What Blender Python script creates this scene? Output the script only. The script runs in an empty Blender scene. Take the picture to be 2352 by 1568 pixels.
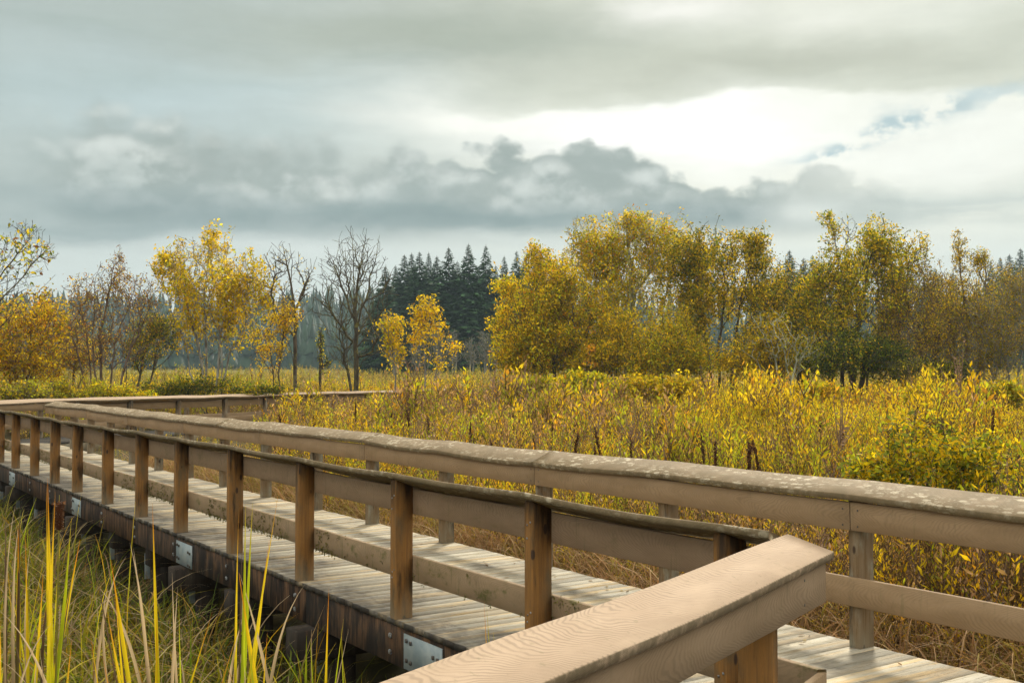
import bpy, math, random
import numpy as np
from mathutils import Vector, Matrix
rng = np.random.default_rng(7)
random.seed(7)
SC = bpy.context.scene
COL = SC.collection

# ------------------------------------------------------------------ camera numbers
F, H, HY = 2500.0, 1.8, 856.0            # focal length and horizon of the 2352 px wide photograph, eye height
PITCH = math.atan((HY - 784) / F)
CP, SP = math.cos(PITCH), math.sin(PITCH)


def at(px, py, Y):
    """world point seen at a photograph pixel at distance Y"""
    u = (px - 1176) / F
    v = (784 - py) / F
    t = Y / (CP - v * SP)
    return np.array([u * t, Y, H + (SP + v * CP) * t])


def ground_at(px, py, z=0.0):
    u = (px - 1176) / F
    v = (784 - py) / F
    t = (z - H) / (SP + v * CP)
    return np.array([u * t, (CP - v * SP) * t])


def lin(r, g, b):
    return tuple((c / 255 / 12.92) if c / 255 <= .04045 else ((c / 255 + .055) / 1.055) ** 2.4 for c in (r, g, b))


# ------------------------------------------------------------------ object helpers
def tag(o, label=None, cat=None, group=None, kind=None):
    if label: o['label'] = label
    if cat: o['category'] = cat
    if group: o['group'] = group
    if kind: o['kind'] = kind
    return o


def empty(name, loc=(0, 0, 0), rz=0.0, label=None, cat=None, group=None):
    o = bpy.data.objects.new(name, None)
    COL.objects.link(o)
    o.empty_display_size = .2
    o.location = loc
    o.rotation_euler = (0, 0, rz)
    return tag(o, label, cat, group)


class MB:
    """collects quads and triangles as numpy blocks"""
    def __init__(s):
        s.v, s.q, s.t, s.c, s.n = [], [], [], [], 0
        s.smooth = False

    def add(s, v, q=None, t=None, c=None):
        v = np.asarray(v, float).reshape(-1, 3)
        if q is not None and len(q): s.q.append(np.asarray(q, int).reshape(-1, 4) + s.n)
        if t is not None and len(t): s.t.append(np.asarray(t, int).reshape(-1, 3) + s.n)
        if c is None: c = np.ones((len(v), 3)) * .5
        c = np.asarray(c, float)
        if c.ndim == 1: c = np.tile(c, (len(v), 1))
        s.c.append(c)
        s.v.append(v)
        s.n += len(v)

    def box(s, x0, x1, y0, y1, z0, z1, c=None, bev=0.0):
        if bev <= 0:
            v = [(x, y, z) for z in (z0, z1) for y in (y0, y1) for x in (x0, x1)]
            q = [(0, 2, 3, 1), (4, 5, 7, 6), (0, 1, 5, 4), (1, 3, 7, 5), (3, 2, 6, 7), (2, 0, 4, 6)]
            s.add(v, q, c=c)
            return
        b = bev
        rings = []
        for z, i in ((z0, b), (z0 + b, 0), (z1 - b, 0), (z1, b)):
            xa, xb, ya, yb = x0 + i, x1 - i, y0 + i, y1 - i
            k = b
            rings.append([(xa + k, ya, z), (xb - k, ya, z), (xb, ya + k, z), (xb, yb - k, z), (xb - k, yb, z), (xa + k, yb, z), (xa, yb - k, z), (xa, ya + k, z)])
        v = [p for r in rings for p in r]
        q = []
        for r in range(3):
            for i in range(8):
                j = (i + 1) % 8
                q.append((r * 8 + i, r * 8 + j, r * 8 + 8 + j, r * 8 + 8 + i))
        for o, flip in ((0, True), (24, False)):
            for f in ((0, 1, 2, 3), (0, 3, 4, 7), (4, 5, 6, 7)):
                f = [o + i for i in f]
                q.append(tuple(reversed(f)) if flip else tuple(f))
        s.add(v, q, c=c)

    def build(s, name, mat, parent=None, loc=None, rz=0.0, bevel=None):
        me = bpy.data.meshes.new(name)
        V = np.concatenate(s.v) if s.v else np.zeros((0, 3))
        C = np.concatenate(s.c) if s.c else np.zeros((0, 3))
        Q = np.concatenate(s.q) if s.q else np.zeros((0, 4), int)
        T = np.concatenate(s.t) if s.t else np.zeros((0, 3), int)
        me.vertices.add(len(V))
        me.vertices.foreach_set('co', V.astype(np.float32).ravel())
        nl = Q.size + T.size
        me.loops.add(nl)
        me.loops.foreach_set('vertex_index', np.concatenate([Q.ravel(), T.ravel()]).astype(np.int32))
        me.polygons.add(len(Q) + len(T))
        st = np.concatenate([np.arange(len(Q)) * 4, Q.size + np.arange(len(T)) * 3]).astype(np.int32)
        me.polygons.foreach_set('loop_start', st)
        if s.smooth:
            me.polygons.foreach_set('use_smooth', np.ones(len(st), bool))
        me.update(calc_edges=True)
        a = me.attributes.new('tint', 'FLOAT_COLOR', 'POINT')
        a.data.foreach_set('color', np.concatenate([C, np.ones((len(C), 1))], 1).astype(np.float32).ravel())
        me.materials.append(mat)
        o = bpy.data.objects.new(name, me)
        COL.objects.link(o)
        if parent is not None: o.parent = parent
        if loc is not None: o.location = loc
        o.rotation_euler = (0, 0, rz)
        if bevel:
            m = o.modifiers.new('bevel', 'BEVEL')
            m.width = bevel
            m.segments = 2
            m.limit_method = 'ANGLE'
        return o


def norm(a):
    return a / np.maximum(np.linalg.norm(a, axis=-1, keepdims=True), 1e-9)


def vnoise(x, y, seed=0):
    """smooth value noise in the plane, 0..1"""
    x = np.asarray(x, float); y = np.asarray(y, float)
    xi = np.floor(x).astype(np.int64); yi = np.floor(y).astype(np.int64)
    fx = x - xi; fy = y - yi
    fx = fx * fx * (3 - 2 * fx); fy = fy * fy * (3 - 2 * fy)

    def h(a, b):
        k = (a * 374761393 + b * 668265263 + seed * 2147483647) & 0xFFFFFFFF
        k = ((k ^ (k >> 13)) * 1274126177) & 0xFFFFFFFF
        return ((k ^ (k >> 16)) & 0xFFFF) / 65535.0
    return (h(xi, yi) * (1 - fx) + h(xi + 1, yi) * fx) * (1 - fy) + (h(xi, yi + 1) * (1 - fx) + h(xi + 1, yi + 1) * fx) * fy


def fbm(x, y, seed=0):
    return .55 * vnoise(x, y, seed) + .3 * vnoise(x * 2.1, y * 2.1, seed + 3) + .15 * vnoise(x * 4.3, y * 4.3, seed + 5)


# ------------------------------------------------------------------ node helpers
class N:
    """a small expression builder over shader nodes"""
    def __init__(s, nt, sock): s.nt, s.s = nt, sock

    def _b(s, op, o, rev=False):
        n = s.nt.nodes.new('ShaderNodeMath'); n.operation = op
        a, b = (o, s) if rev else (s, o)
        for i, w in enumerate((a, b)):
            if isinstance(w, N): s.nt.links.new(w.s, n.inputs[i])
            else: n.inputs[i].default_value = w
        return N(s.nt, n.outputs[0])
    def __add__(s, o): return s._b('ADD', o)
    def __radd__(s, o): return s._b('ADD', o)
    def __sub__(s, o): return s._b('SUBTRACT', o)
    def __rsub__(s, o): return s._b('SUBTRACT', o, True)
    def __mul__(s, o): return s._b('MULTIPLY', o)
    def __rmul__(s, o): return s._b('MULTIPLY', o)
    def __truediv__(s, o): return s._b('DIVIDE', o)
    def pow(s, o): return s._b('POWER', o)
    def min(s, o): return s._b('MINIMUM', o)
    def max(s, o): return s._b('MAXIMUM', o)
    def f(s, op):
        n = s.nt.nodes.new('ShaderNodeMath'); n.operation = op
        s.nt.links.new(s.s, n.inputs[0]); return N(s.nt, n.outputs[0])
    def step(s, a, b, lo=0.0, hi=1.0):
        n = s.nt.nodes.new('ShaderNodeMapRange'); n.interpolation_type = 'SMOOTHSTEP'
        s.nt.links.new(s.s, n.inputs[0])
        if a > b: a, b, lo, hi = b, a, hi, lo
        for i, w in enumerate((a, b, lo, hi)): n.inputs[i + 1].default_value = w
        return N(s.nt, n.outputs[0])


def xyz(nt, x, y, z):
    n = nt.nodes.new('ShaderNodeCombineXYZ')
    for i, w in enumerate((x, y, z)):
        if isinstance(w, N): nt.links.new(w.s, n.inputs[i])
        else: n.inputs[i].default_value = w
    return N(nt, n.outputs[0])


def sep(nt, v):
    n = nt.nodes.new('ShaderNodeSeparateXYZ')
    nt.links.new(v.s, n.inputs[0])
    return [N(nt, o) for o in n.outputs]


def noise(nt, vec, scale=1.0, detail=4.0, rough=.55, dist=0.0):
    n = nt.nodes.new('ShaderNodeTexNoise')
    nt.links.new(vec.s, n.inputs['Vector'])
    n.inputs['Scale'].default_value = scale; n.inputs['Detail'].default_value = detail
    n.inputs['Roughness'].default_value = rough; n.inputs['Distortion'].default_value = dist
    return N(nt, n.outputs[0])


def noise2(nt, vec, scale=1.0, detail=4.0, rough=.55):
    # flat noise: the third coordinate only shifts the pattern (cheaper than solid noise)
    c = vec.s.node
    k = c.inputs[2].default_value
    n = nt.nodes.new('ShaderNodeTexNoise'); n.noise_dimensions = '2D'
    v = nt.nodes.new('ShaderNodeVectorMath'); v.operation = 'ADD'
    nt.links.new(vec.s, v.inputs[0]); v.inputs[1].default_value = (k * 7.3, k * 3.1, 0)
    nt.links.new(v.outputs[0], n.inputs['Vector'])
    n.inputs['Scale'].default_value = scale; n.inputs['Detail'].default_value = detail; n.inputs['Roughness'].default_value = rough
    return N(nt, n.outputs[0])


def voro(nt, vec, scale=1.0, feature='F1'):
    n = nt.nodes.new('ShaderNodeTexVoronoi'); n.feature = feature
    nt.links.new(vec.s, n.inputs['Vector']); n.inputs['Scale'].default_value = scale
    return N(nt, n.outputs['Distance'])


def mix(nt, a, b, f):
    n = nt.nodes.new('ShaderNodeMix'); n.data_type = 'RGBA'; n.clamp_factor = True
    for k, w in ((0, f), (6, a), (7, b)):
        if isinstance(w, N): nt.links.new(w.s, n.inputs[k])
        elif k == 0: n.inputs[k].default_value = w
        else: n.inputs[k].default_value = (*w, 1)
    return N(nt, n.outputs[2])


def cscale(nt, c, k):
    n = nt.nodes.new('ShaderNodeVectorMath'); n.operation = 'SCALE'
    nt.links.new(c.s, n.inputs[0])
    if isinstance(k, N): nt.links.new(k.s, n.inputs['Scale'])
    else: n.inputs['Scale'].default_value = k
    return N(nt, n.outputs[0])


def new_mat(name):
    m = bpy.data.materials.new(name); m.use_nodes = True
    nt = m.node_tree; b = nt.nodes['Principled BSDF']
    tc = nt.nodes.new('ShaderNodeTexCoord')
    return m, nt, b, N(nt, tc.outputs['Object'])


def setc(nt, b, c, rough=.8, spec=.25, bump=None, bstr=.4, bdist=.005, metal=0.0):
    if isinstance(c, N): nt.links.new(c.s, b.inputs['Base Color'])
    else: b.inputs['Base Color'].default_value = (*c, 1)
    if isinstance(rough, N): nt.links.new(rough.s, b.inputs['Roughness'])
    else: b.inputs['Roughness'].default_value = rough
    b.inputs['Specular IOR Level'].default_value = spec
    b.inputs['Metallic'].default_value = metal
    if bump is not None:
        n = nt.nodes.new('ShaderNodeBump'); n.inputs['Strength'].default_value = bstr; n.inputs['Distance'].default_value = bdist
        nt.links.new(bump.s, n.inputs['Height']); nt.links.new(n.outputs[0], b.inputs['Normal'])


def attr(nt, name='tint'):
    n = nt.nodes.new('ShaderNodeAttribute'); n.attribute_name = name
    return N(nt, n.outputs['Color'])


def orand(nt):
    n = nt.nodes.new('ShaderNodeObjectInfo')
    return N(nt, n.outputs['Random'])


def leaf_mat(name, trans=.45, rough=.55, spec=.3):
    m, nt, b, oc = new_mat(name)
    c = attr(nt)
    setc(nt, b, c, rough, spec)
    tr = nt.nodes.new('ShaderNodeBsdfTranslucent')
    nt.links.new(c.s, tr.inputs['Color'])
    mx = nt.nodes.new('ShaderNodeMixShader'); mx.inputs[0].default_value = trans
    out = nt.nodes['Material Output']
    nt.links.new(b.outputs[0], mx.inputs[1]); nt.links.new(tr.outputs[0], mx.inputs[2])
    nt.links.new(mx.outputs[0], out.inputs['Surface'])
    return m


M = {}
M['leaf'] = leaf_mat('leaf', .55, .6, .10)
M['blade'] = leaf_mat('blade', .45, .6, .10)
M['needle'] = leaf_mat('needle', .12, .7, .15)


def bark(name, a, b_, moss=None, mossamt=.0):
    m, nt, b, oc = new_mat(name)
    x, y, z = sep(nt, oc)
    n1 = noise(nt, xyz(nt, x * 9.0, y * 9.0, z * 2.5), 1, 4)
    c = mix(nt, a, b_, n1.step(.35, .65))
    if moss:
        c = mix(nt, c, moss, noise(nt, oc, 3.1, 3).step(.62 - mossamt, .75 - mossamt))
    setc(nt, b, c, .9, .15, n1, .5, .02)
    return m


M['bark_dark'] = bark('bark_dark', (.045, .034, .025), (.11, .085, .06), (.13, .12, .04), .1)
M['bark_pale'] = bark('bark_pale', (.30, .29, .26), (.12, .10, .08))
M['bark_brown'] = bark('bark_brown', (.09, .06, .04), (.17, .12, .085))
M['bark_moss'] = bark('bark_moss', (.05, .04, .027), (.085, .07, .042), (.14, .125, .04), .12)
M['bark_lichen'] = bark('bark_lichen', (.40, .40, .26), (.2, .19, .12))
M['bark_grey'] = bark('bark_grey', (.15, .145, .12), (.22, .21, .18))


# ---- painted rail boards: brown paint over embossed grain
def paint(name, lichen=0.0, moss=0.0, base=(.30, .208, .142), hi=(.37, .262, .185), stain=0.0, grain=.32):
    m, nt, b, oc = new_mat(name)
    x, y, z = sep(nt, oc)
    r = orand(nt)
    # cathedral grain: warped distance field stretched along the board, repeating every few decimetres unevenly
    w = noise(nt, xyz(nt, x * 1.6 + r * 20.0, y * 3.0, z * 3.0), 1, 2, .5)
    # arches nested along the board, opening along it, centred a little off its middle
    vv = ((y.f('ABSOLUTE') + z + .21 + noise(nt, xyz(nt, x * 1.9, r * 9.0, 3.0), 1, 1) * .07 - .035) * 2.0).f('FRACT') * .5 - .25
    wob = noise(nt, xyz(nt, x * 3.2 + r * 5.0, vv * 9.0, 1.0), 1, 2)
    g = (x * 30.0 + vv * vv * 520.0 + w * 11.0 + wob * 6.0) * 6.283
    rings = g.f('SINE') * .5 + .5
    fine = noise(nt, xyz(nt, x * 14.0, y * 220.0, z * 220.0), 1, 2)
    blotch = noise(nt, xyz(nt, x * 2.2 + r * 50.0, y * 6.0, z * 6.0), 1, 5, .65)
    c = mix(nt, base, hi, blotch.step(.3, .7))
    c = mix(nt, c, tuple(k * .66 for k in base), rings.step(.35, 1.0) * grain * noise(nt, xyz(nt, x * 3.0, y * 9.0, z * 9.0 + 4.0), 1, 3).step(.3, .55))
    dirt = noise(nt, xyz(nt, x * 9.0, y * 9.0, z * 4.0), 1, 5, .7)
    c = mix(nt, c, (.10, .082, .045), dirt.step(.58, .8) * .5)
    # drips of algae running down the face
    drip = noise(nt, xyz(nt, x * 30.0, y * 30.0, z * 2.2), 1, 3, .6)
    c = mix(nt, c, (.13, .115, .05), drip.step(.60, .74) * (.3 + moss * .45))
    if moss > 0:
        mm = noise(nt, xyz(nt, x * 5.5, y * 5.5, z * 8.0), 1, 6, .72)
        c = mix(nt, c, (.115, .10, .036), mm.step(.53, .68) * moss)
        c = mix(nt, c, (.23, .21, .08), noise(nt, oc, 46, 3, .6).step(.66, .74) * mm.step(.46, .60) * moss * .8)
    if lichen > 0:
        wv = noise(nt, oc, 30, 3)
        p = oc
        v1 = voro(nt, xyz(nt, x * 12 + wv * .5, y * 22 + wv * .5, z * 22), 1)
        amt = noise(nt, xyz(nt, x * 1.6, y * 6.0, 0.0), 1, 4).step(.38, .64)
        v2 = voro(nt, xyz(nt, x * 34 + wv, y * 52 + wv, z * 52), 1)
        c = mix(nt, c, (.135, .098, .050), noise(nt, oc, 7, 4, .7).step(.35, .65) * .8)
        c = mix(nt, c, (.40, .34, .235), v1.step(.47, .27) * noise(nt, oc, 70, 2).step(.3, .5) * amt * lichen)
        c = mix(nt, c, (.34, .29, .19), v2.step(.36, .22) * amt * lichen * .6)
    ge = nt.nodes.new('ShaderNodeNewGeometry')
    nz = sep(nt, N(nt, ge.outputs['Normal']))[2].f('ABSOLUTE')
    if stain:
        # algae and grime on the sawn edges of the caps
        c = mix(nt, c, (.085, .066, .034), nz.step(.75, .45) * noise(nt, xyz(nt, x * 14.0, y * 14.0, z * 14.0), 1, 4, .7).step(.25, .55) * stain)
    setc(nt, b, c, .78, .16, rings * .35 + fine * .4 + dirt * .6, .35, .004)
    return m


M['paint'] = paint('rail_paint', 0, 0, (.235, .156, .084), (.29, .198, .112))
M['paint_moss'] = paint('rail_paint_mossy', 0, 1.0, (.225, .155, .088), (.28, .195, .115))
M['paint_side'] = paint('rail_paint_dull', 0, .3, (.25, .165, .10), (.31, .21, .13))
M['paint_lichen'] = paint('rail_paint_lichen', 1.0, .35, (.17, .12, .066), (.215, .155, .088), .45)
M['paint_fresh'] = paint('rail_paint_clean', 0.0, 0.05, (.315, .222, .142), (.375, .272, .18), .75, .62)
M['paint_board_fresh'] = paint('rail_paint_board', 0.0, 0.05, (.24, .165, .098), (.29, .204, .126), 0, .4)


def timber(name, cols, dark=(.02, .016, .012), darkamt=.5, vertical=True):
    m, nt, b, oc = new_mat(name)
    x, y, z = sep(nt, oc)
    r = orand(nt)
    if vertical: gv = xyz(nt, x * 60.0 + r * 31.0, y * 60.0, z * 2.5)
    else: gv = xyz(nt, x * 2.5 + r * 31.0, y * 60.0, z * 60.0)
    gr = noise(nt, gv, 1, 5, .65, .4)
    big = noise(nt, xyz(nt, x * 9.0 + r * 17.0, y * 9.0, z * 3.0), 1, 4, .6)
    c = mix(nt, cols[0], cols[1], gr.step(.35, .65))
    c = mix(nt, c, cols[2], big.step(.45, .7))
    c = mix(nt, c, tuple(k * .55 for k in cols[0]), (gr * 7.0).f('FRACT').step(.82, 1.0) * .7)
    st = noise(nt, xyz(nt, x * 10.0 + r * 5.0, y * 10.0, z * 1.8), 1, 5, .65)
    c = mix(nt, c, dark, st.step(.62 - .16 * darkamt, .80 - .16 * darkamt) * .85)
    if vertical:
        kn = voro(nt, xyz(nt, x * 9.0 + r * 7, y * 9.0, z * 4.0 + r * 11), 1)
        c = mix(nt, c, (.05, .03, .018), kn.step(.16, .10))
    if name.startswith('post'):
        wet_shade_n = noise(nt, xyz(nt, x * 24.0 + r * 3.0, y * 24.0, z * 3.0), 1, 4, .6)
        c = mix(nt, c, (.018, .013, .009), (wet_shade_n * .5 + z * .55).step(.66, .86) * .85)      # water stain from the top, with post shade under the cap painted in
        c = mix(nt, c, (.20, .18, .12), (wet_shade_n * .4 - z * .9).step(.0, .22) * .4)            # bleached foot
    setc(nt, b, c, .85, .2, gr, .5, .004)
    return m


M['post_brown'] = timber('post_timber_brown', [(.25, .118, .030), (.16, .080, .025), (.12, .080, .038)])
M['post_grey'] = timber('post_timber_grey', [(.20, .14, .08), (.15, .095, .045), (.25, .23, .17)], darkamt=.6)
M['beam'] = timber('beam_timber', [(.115, .058, .026), (.05, .031, .018), (.02, .016, .012)], (.007, .006, .005), 1.35)
M['cap_beam'] = timber('pile_cap_timber', [(.035, .025, .018), (.024, .018, .013), (.05, .038, .025)], darkamt=.9)

m, nt, b, oc = new_mat('steel'); M['steel'] = m
setc(nt, b, mix(nt, (.20, .25, .265), (.30, .335, .335), noise(nt, oc, 6, 4).step(.35, .65)), .5, .5, metal=.35)
m, nt, b, oc = new_mat('bolt'); M['bolt'] = m
setc(nt, b, mix(nt, (.28, .29, .29), (.10, .09, .08), noise(nt, oc, 40, 2).step(.45, .6)), .5, .5, metal=.6)
m, nt, b, oc = new_mat('dark_bolt'); M['dark_bolt'] = m
setc(nt, b, mix(nt, (.05, .05, .05), (.10, .08, .06), noise(nt, oc, 40, 2)), .5, .5, metal=.5)

# deck boards, grain along local Y
m, nt, b, oc = new_mat('deck_boards'); M['deck'] = m
x, y, z = sep(nt, oc)
tint = attr(nt)
tr, tg, tb = sep(nt, tint)
gr = noise(nt, xyz(nt, x * 55.0, y * 2.6 + tr * 40.0, z * 10.0 + tr * 60.0), 1, 5, .65, .3)
warm_streak = noise(nt, xyz(nt, x * 12.0, y * 1.1 + tr * 13.0, tr * 25.0), 1, 4, .6)
c = mix(nt, (.52, .475, .375), (.40, .35, .25), gr.step(.3, .7))
c = mix(nt, c, (.60, .43, .215), warm_streak.step(.42, .62) * tg)  # warm yellowish streaks in the weathered planks
c = mix(nt, c, (.58, .56, .48), noise(nt, xyz(nt, x * 8.0, y * 1.8 + tr * 9.0, tr * 33.0), 1, 4, .7).step(.52, .72) * .7)
c = mix(nt, c, (.10, .085, .06), (gr * 5.0).f('FRACT').step(.80, 1.0) * .75)
wet = noise(nt, xyz(nt, x * 1.1, y * 1.6, 0.0), 1, 5, .7)
edge = y.step(-.75, -.02)
c = mix(nt, c, (.10, .083, .066), (wet + edge * .18).step(.52, .74) * .75)
c = mix(nt, c, (.17, .145, .115), noise(nt, xyz(nt, x * 22, y * 4, tr * 9), 1, 4, .7).step(.60, .75) * .6)
c = mix(nt, c, (.03, .025, .02), (y + noise(nt, oc, 9, 4) * .03).step(.000, .018) * .9)
c = cscale(nt, c, .50 + tb * .42)
setc(nt, b, c, .8, .2, gr, .45, .004)

# =================================================================== the boardwalk's plan
pA, pB = ground_at(906, 1420), ground_at(28, 1075)
D1 = norm(pB - pA)                                   # main leg, running away to the left
N1 = np.array([D1[1], -D1[0]])                       # across it, to the right
dL = float(N1 @ pA) - .012
WID = 2.24
dR = dL + WID


def main(t, s):                                      # s from the outer face of the left posts
    return D1 * t + N1 * (dL + s)


def isect(p, d, q, e):
    A = np.array([[d[0], -e[0]], [d[1], -e[1]]])
    k = np.linalg.solve(A, q - p)
    return p + d * k[0]


CORNER_IN = np.array([1.432, 4.985])                 # deck-side corner of the rail boards
q1 = ground_at(1928, 1260, .994); q2 = ground_at(1256, 1568, .994)
D2 = norm(q2 - q1)                                   # near leg, running towards the viewer
N2 = np.array([-D2[1], D2[0]])                       # to its deck side
S_BOARD = .178
pN = CORNER_IN - N2 * S_BOARD                        # a point on the outer line of the near rail
APEX = isect(main(0, 0), D1, pN, D2)
CROSS = isect(main(0, WID), D1, pN + N2 * WID, D2)   # opposite corner of the near bend
TA = float(D1 @ APEX)
END_R = main(29.75, WID)                             # inner corner of the far bend
D3 = norm(np.array([.46, .888]))                     # far leg
N3 = np.array([D3[1], -D3[0]])
FARL = isect(main(0, 0), D1, END_R - N3 * WID, D3)


def ang(d): return math.atan2(d[1], d[0])


# ------------------------------------------------------------------ deck planks
def clip(poly, ax, c0, keep_greater):
    out = []
    for i in range(len(poly)):
        p, q = poly[i], poly[(i + 1) % len(poly)]
        a, bb = p[ax] - c0, q[ax] - c0
        if not keep_greater: a, bb = -a, -bb
        if a >= 0: out.append(p)
        if (a >= 0) != (bb >= 0):
            k = a / (a - bb)
            out.append((p[0] + (q[0] - p[0]) * k, p[1] + (q[1] - p[1]) * k))
    return out


def deck(poly_world, d, origin, name, label, plank=.14):
    root = empty('boardwalk', (origin[0], origin[1], 0), ang(d), label, 'boardwalk', 'boardwalk legs')
    nl = np.array([-d[1], d[0]])
    poly = [(float((p - origin) @ d), float((p - origin) @ nl)) for p in poly_world]
    mb = MB()
    t = min(p[0] for p in poly); t1 = max(p[0] for p in poly)
    while t < t1:
        w = plank * random.uniform(.985, 1.01)
        pl = clip(clip(poly, 0, t, True), 0, t + w - .0055, False)
        if len(pl) >= 3:
            zt = random.uniform(-.003, .002); y0 = min(p[1] for p in pl); y1 = max(p[1] for p in pl)
            ov = random.uniform(-.008, .008)
            k = len(pl)
            area = sum(pl[i][0] * pl[(i + 1) % k][1] - pl[(i + 1) % k][0] * pl[i][1] for i in range(k))
            if area < 0: pl = pl[::-1]
            pl = [(px, py + ov) for px, py in pl]
            top = [(p[0], p[1], zt) for p in pl]; bot = [(p[0], p[1], zt - .042) for p in pl]
            c = (random.random(), random.choice([.1, .3, .9, 1.0, .6]), random.random())
            T = [(0, i, i + 1) for i in range(1, k - 1)] + [(k, k + i + 1, k + i) for i in range(1, k - 1)]
            Q = [(i, k + i, k + (i + 1) % k, (i + 1) % k) for i in range(k)]
            mb.add(top + bot, Q, T, c)
        t += w
    mb.build('deck', M['deck'], root)
    return root


main_deck = deck([APEX, FARL, END_R, CROSS], D1, main(0, 0), 'boardwalk',
                 'weathered plank boardwalk leg running away to the left between two railings')
near_deck = deck([APEX, CROSS, CROSS + D2 * 7, APEX + D2 * 7], D2, APEX, 'boardwalk',
                 'near plank boardwalk leg under the pinkish foreground railing')
far_deck = deck([END_R, FARL, FARL + D3 * 26, END_R + D3 * 24], D3, END_R, 'boardwalk',
                'distant grey boardwalk leg turning right behind the long railings')


# beams, plates, pile caps of the main leg (local X along, local -Y towards the deck from the left rim)
POST_L = [3.80, 5.40, 7.13, 8.89, 10.61, 12.34, 13.92, 15.57, 17.36, 18.93, 20.57, 22.35, 24.0, 25.7, 27.4, 29.1]
POST_R = [2.9, 4.67, 6.53, 8.23, 10.0, 11.72, 13.33, 15.09, 16.84, 18.6, 20.35, 22.1, 23.8, 25.5, 27.2, 28.9]
tF = float(D1 @ FARL)
mb = MB()
x = TA + .05
while x < tF - .1:
    x2 = min(x + 5.25, tF)
    xs = np.linspace(x + .004, x2 - .004, 9)
    mb.box(xs[0], xs[-1], -.075, -.012, -.335, -.0455, bev=.006)
    x = x2
mb.build('rim_beam', M['beam'], main_deck)
mb = MB(); mb.box(TA - 1.0, tF - 2.2, -WID + .012, -WID + .075, -.335, -.0455, bev=.006)
mb.build('rim_beam', M['beam'], main_deck)
for pc in (6.70, 12.01, 17.11, 22.33, 27.6):
    mb = MB(); mb.box(pc - .27, pc + .27, -.0125, -.003, -.325, -.075, bev=.002)
    pl = mb.build('joint_plate', M['steel'], main_deck)
    for dx in (-.22, -.16, .16, .22):
        for dz in (-.14, -.28):
            mb = MB(); mb.box(pc + dx - .012, pc + dx + .012, -.004, .010, dz - .014 + dx * .1, dz + .014 + dx * .1, bev=.003)
            mb.build('bolt', M['dark_bolt'], pl)
for i, t in enumerate(POST_L[1:11]):
    for dz in (-.13, -.25):
        mb = MB(); mb.box(t + .03, t + .066, -.013, .004, dz - .018, dz + .018, bev=.006)
        mb.build('bolt', M['bolt'], main_deck)
for i, t in enumerate([4.9, 6.75, 8.6, 10.45, 12.05, 13.8, 15.5, 17.15, 19.0, 20.7, 22.4, 24.2, 26.0]):
    out = (.02, .17, .17, .05, .12, -.12, -.1, .12, -.12, -.1, .08, -.1, -.1)[i]
    mb = MB(); mb.box(t - .12, t + .12, -WID - .1, out, -.60, -.34, bev=.008)
    pc = mb.build('pile_cap', M['cap_beam'], main_deck)
    for yy in (-.28, -WID + .25):
        mb = MB(); mb.box(t - .1, t + .1, yy - .1, yy + .1, -1.75, -.602, bev=.006)
        mb.build('pile', M['cap_beam'], main_deck)
    mb = MB(); mb.box(t + .122, t + .132, -.36, -.12, -.78, -.46, bev=.002)
    mb.build('bracket', M['steel'], main_deck)
mb = MB(); mb.box(.2, 6.5, .012, .075, -.335, -.0455, bev=.006)
mb.build('rim_beam', M['beam'], near_deck)
mb = MB(); mb.box(.1, 24, -.075, -.012, -.30, -.0455, bev=.006)
mb.build('rim_beam', M['post_grey'], far_deck)
for i, t in enumerate(np.arange(1.2, 23, 1.95)):
    mb = MB(); mb.box(t - .09, t + .09, .1, .28, -1.6, -.31, bev=.006)
    mb.build('pile', M['cap_beam'], far_deck)


# ------------------------------------------------------------------ railings
def sweep(mb, prof, t0, t1, k0, k1, zf, step=.16, c=None):
    """a board: profile points (s, z) swept along local X; ends mitred by k (x shift per s)"""
    n = max(2, int((t1 - t0) / step))
    P = len(prof)
    ss = np.array([p[0] for p in prof]); zz = np.array([p[1] for p in prof])
    V = []
    for i in range(n + 1):
        f = i / n
        a = t0 + k0 * ss; bb = t1 + k1 * ss
        xx = a * (1 - f) + bb * f
        z = zz + zf(xx, ss)
        V.append(np.stack([xx, ss, z], 1))
    V = np.concatenate(V)
    Q = []
    for i in range(n):
        for j in range(P):
            jn = (j + 1) % P
            Q.append((i * P + j, i * P + jn, (i + 1) * P + jn, (i + 1) * P + j))
    T = [(0, j, j + 1) for j in range(1, P - 1)] + [(n * P, n * P + j + 1, n * P + j) for j in range(1, P - 1)]
    return V, Q, T


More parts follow.
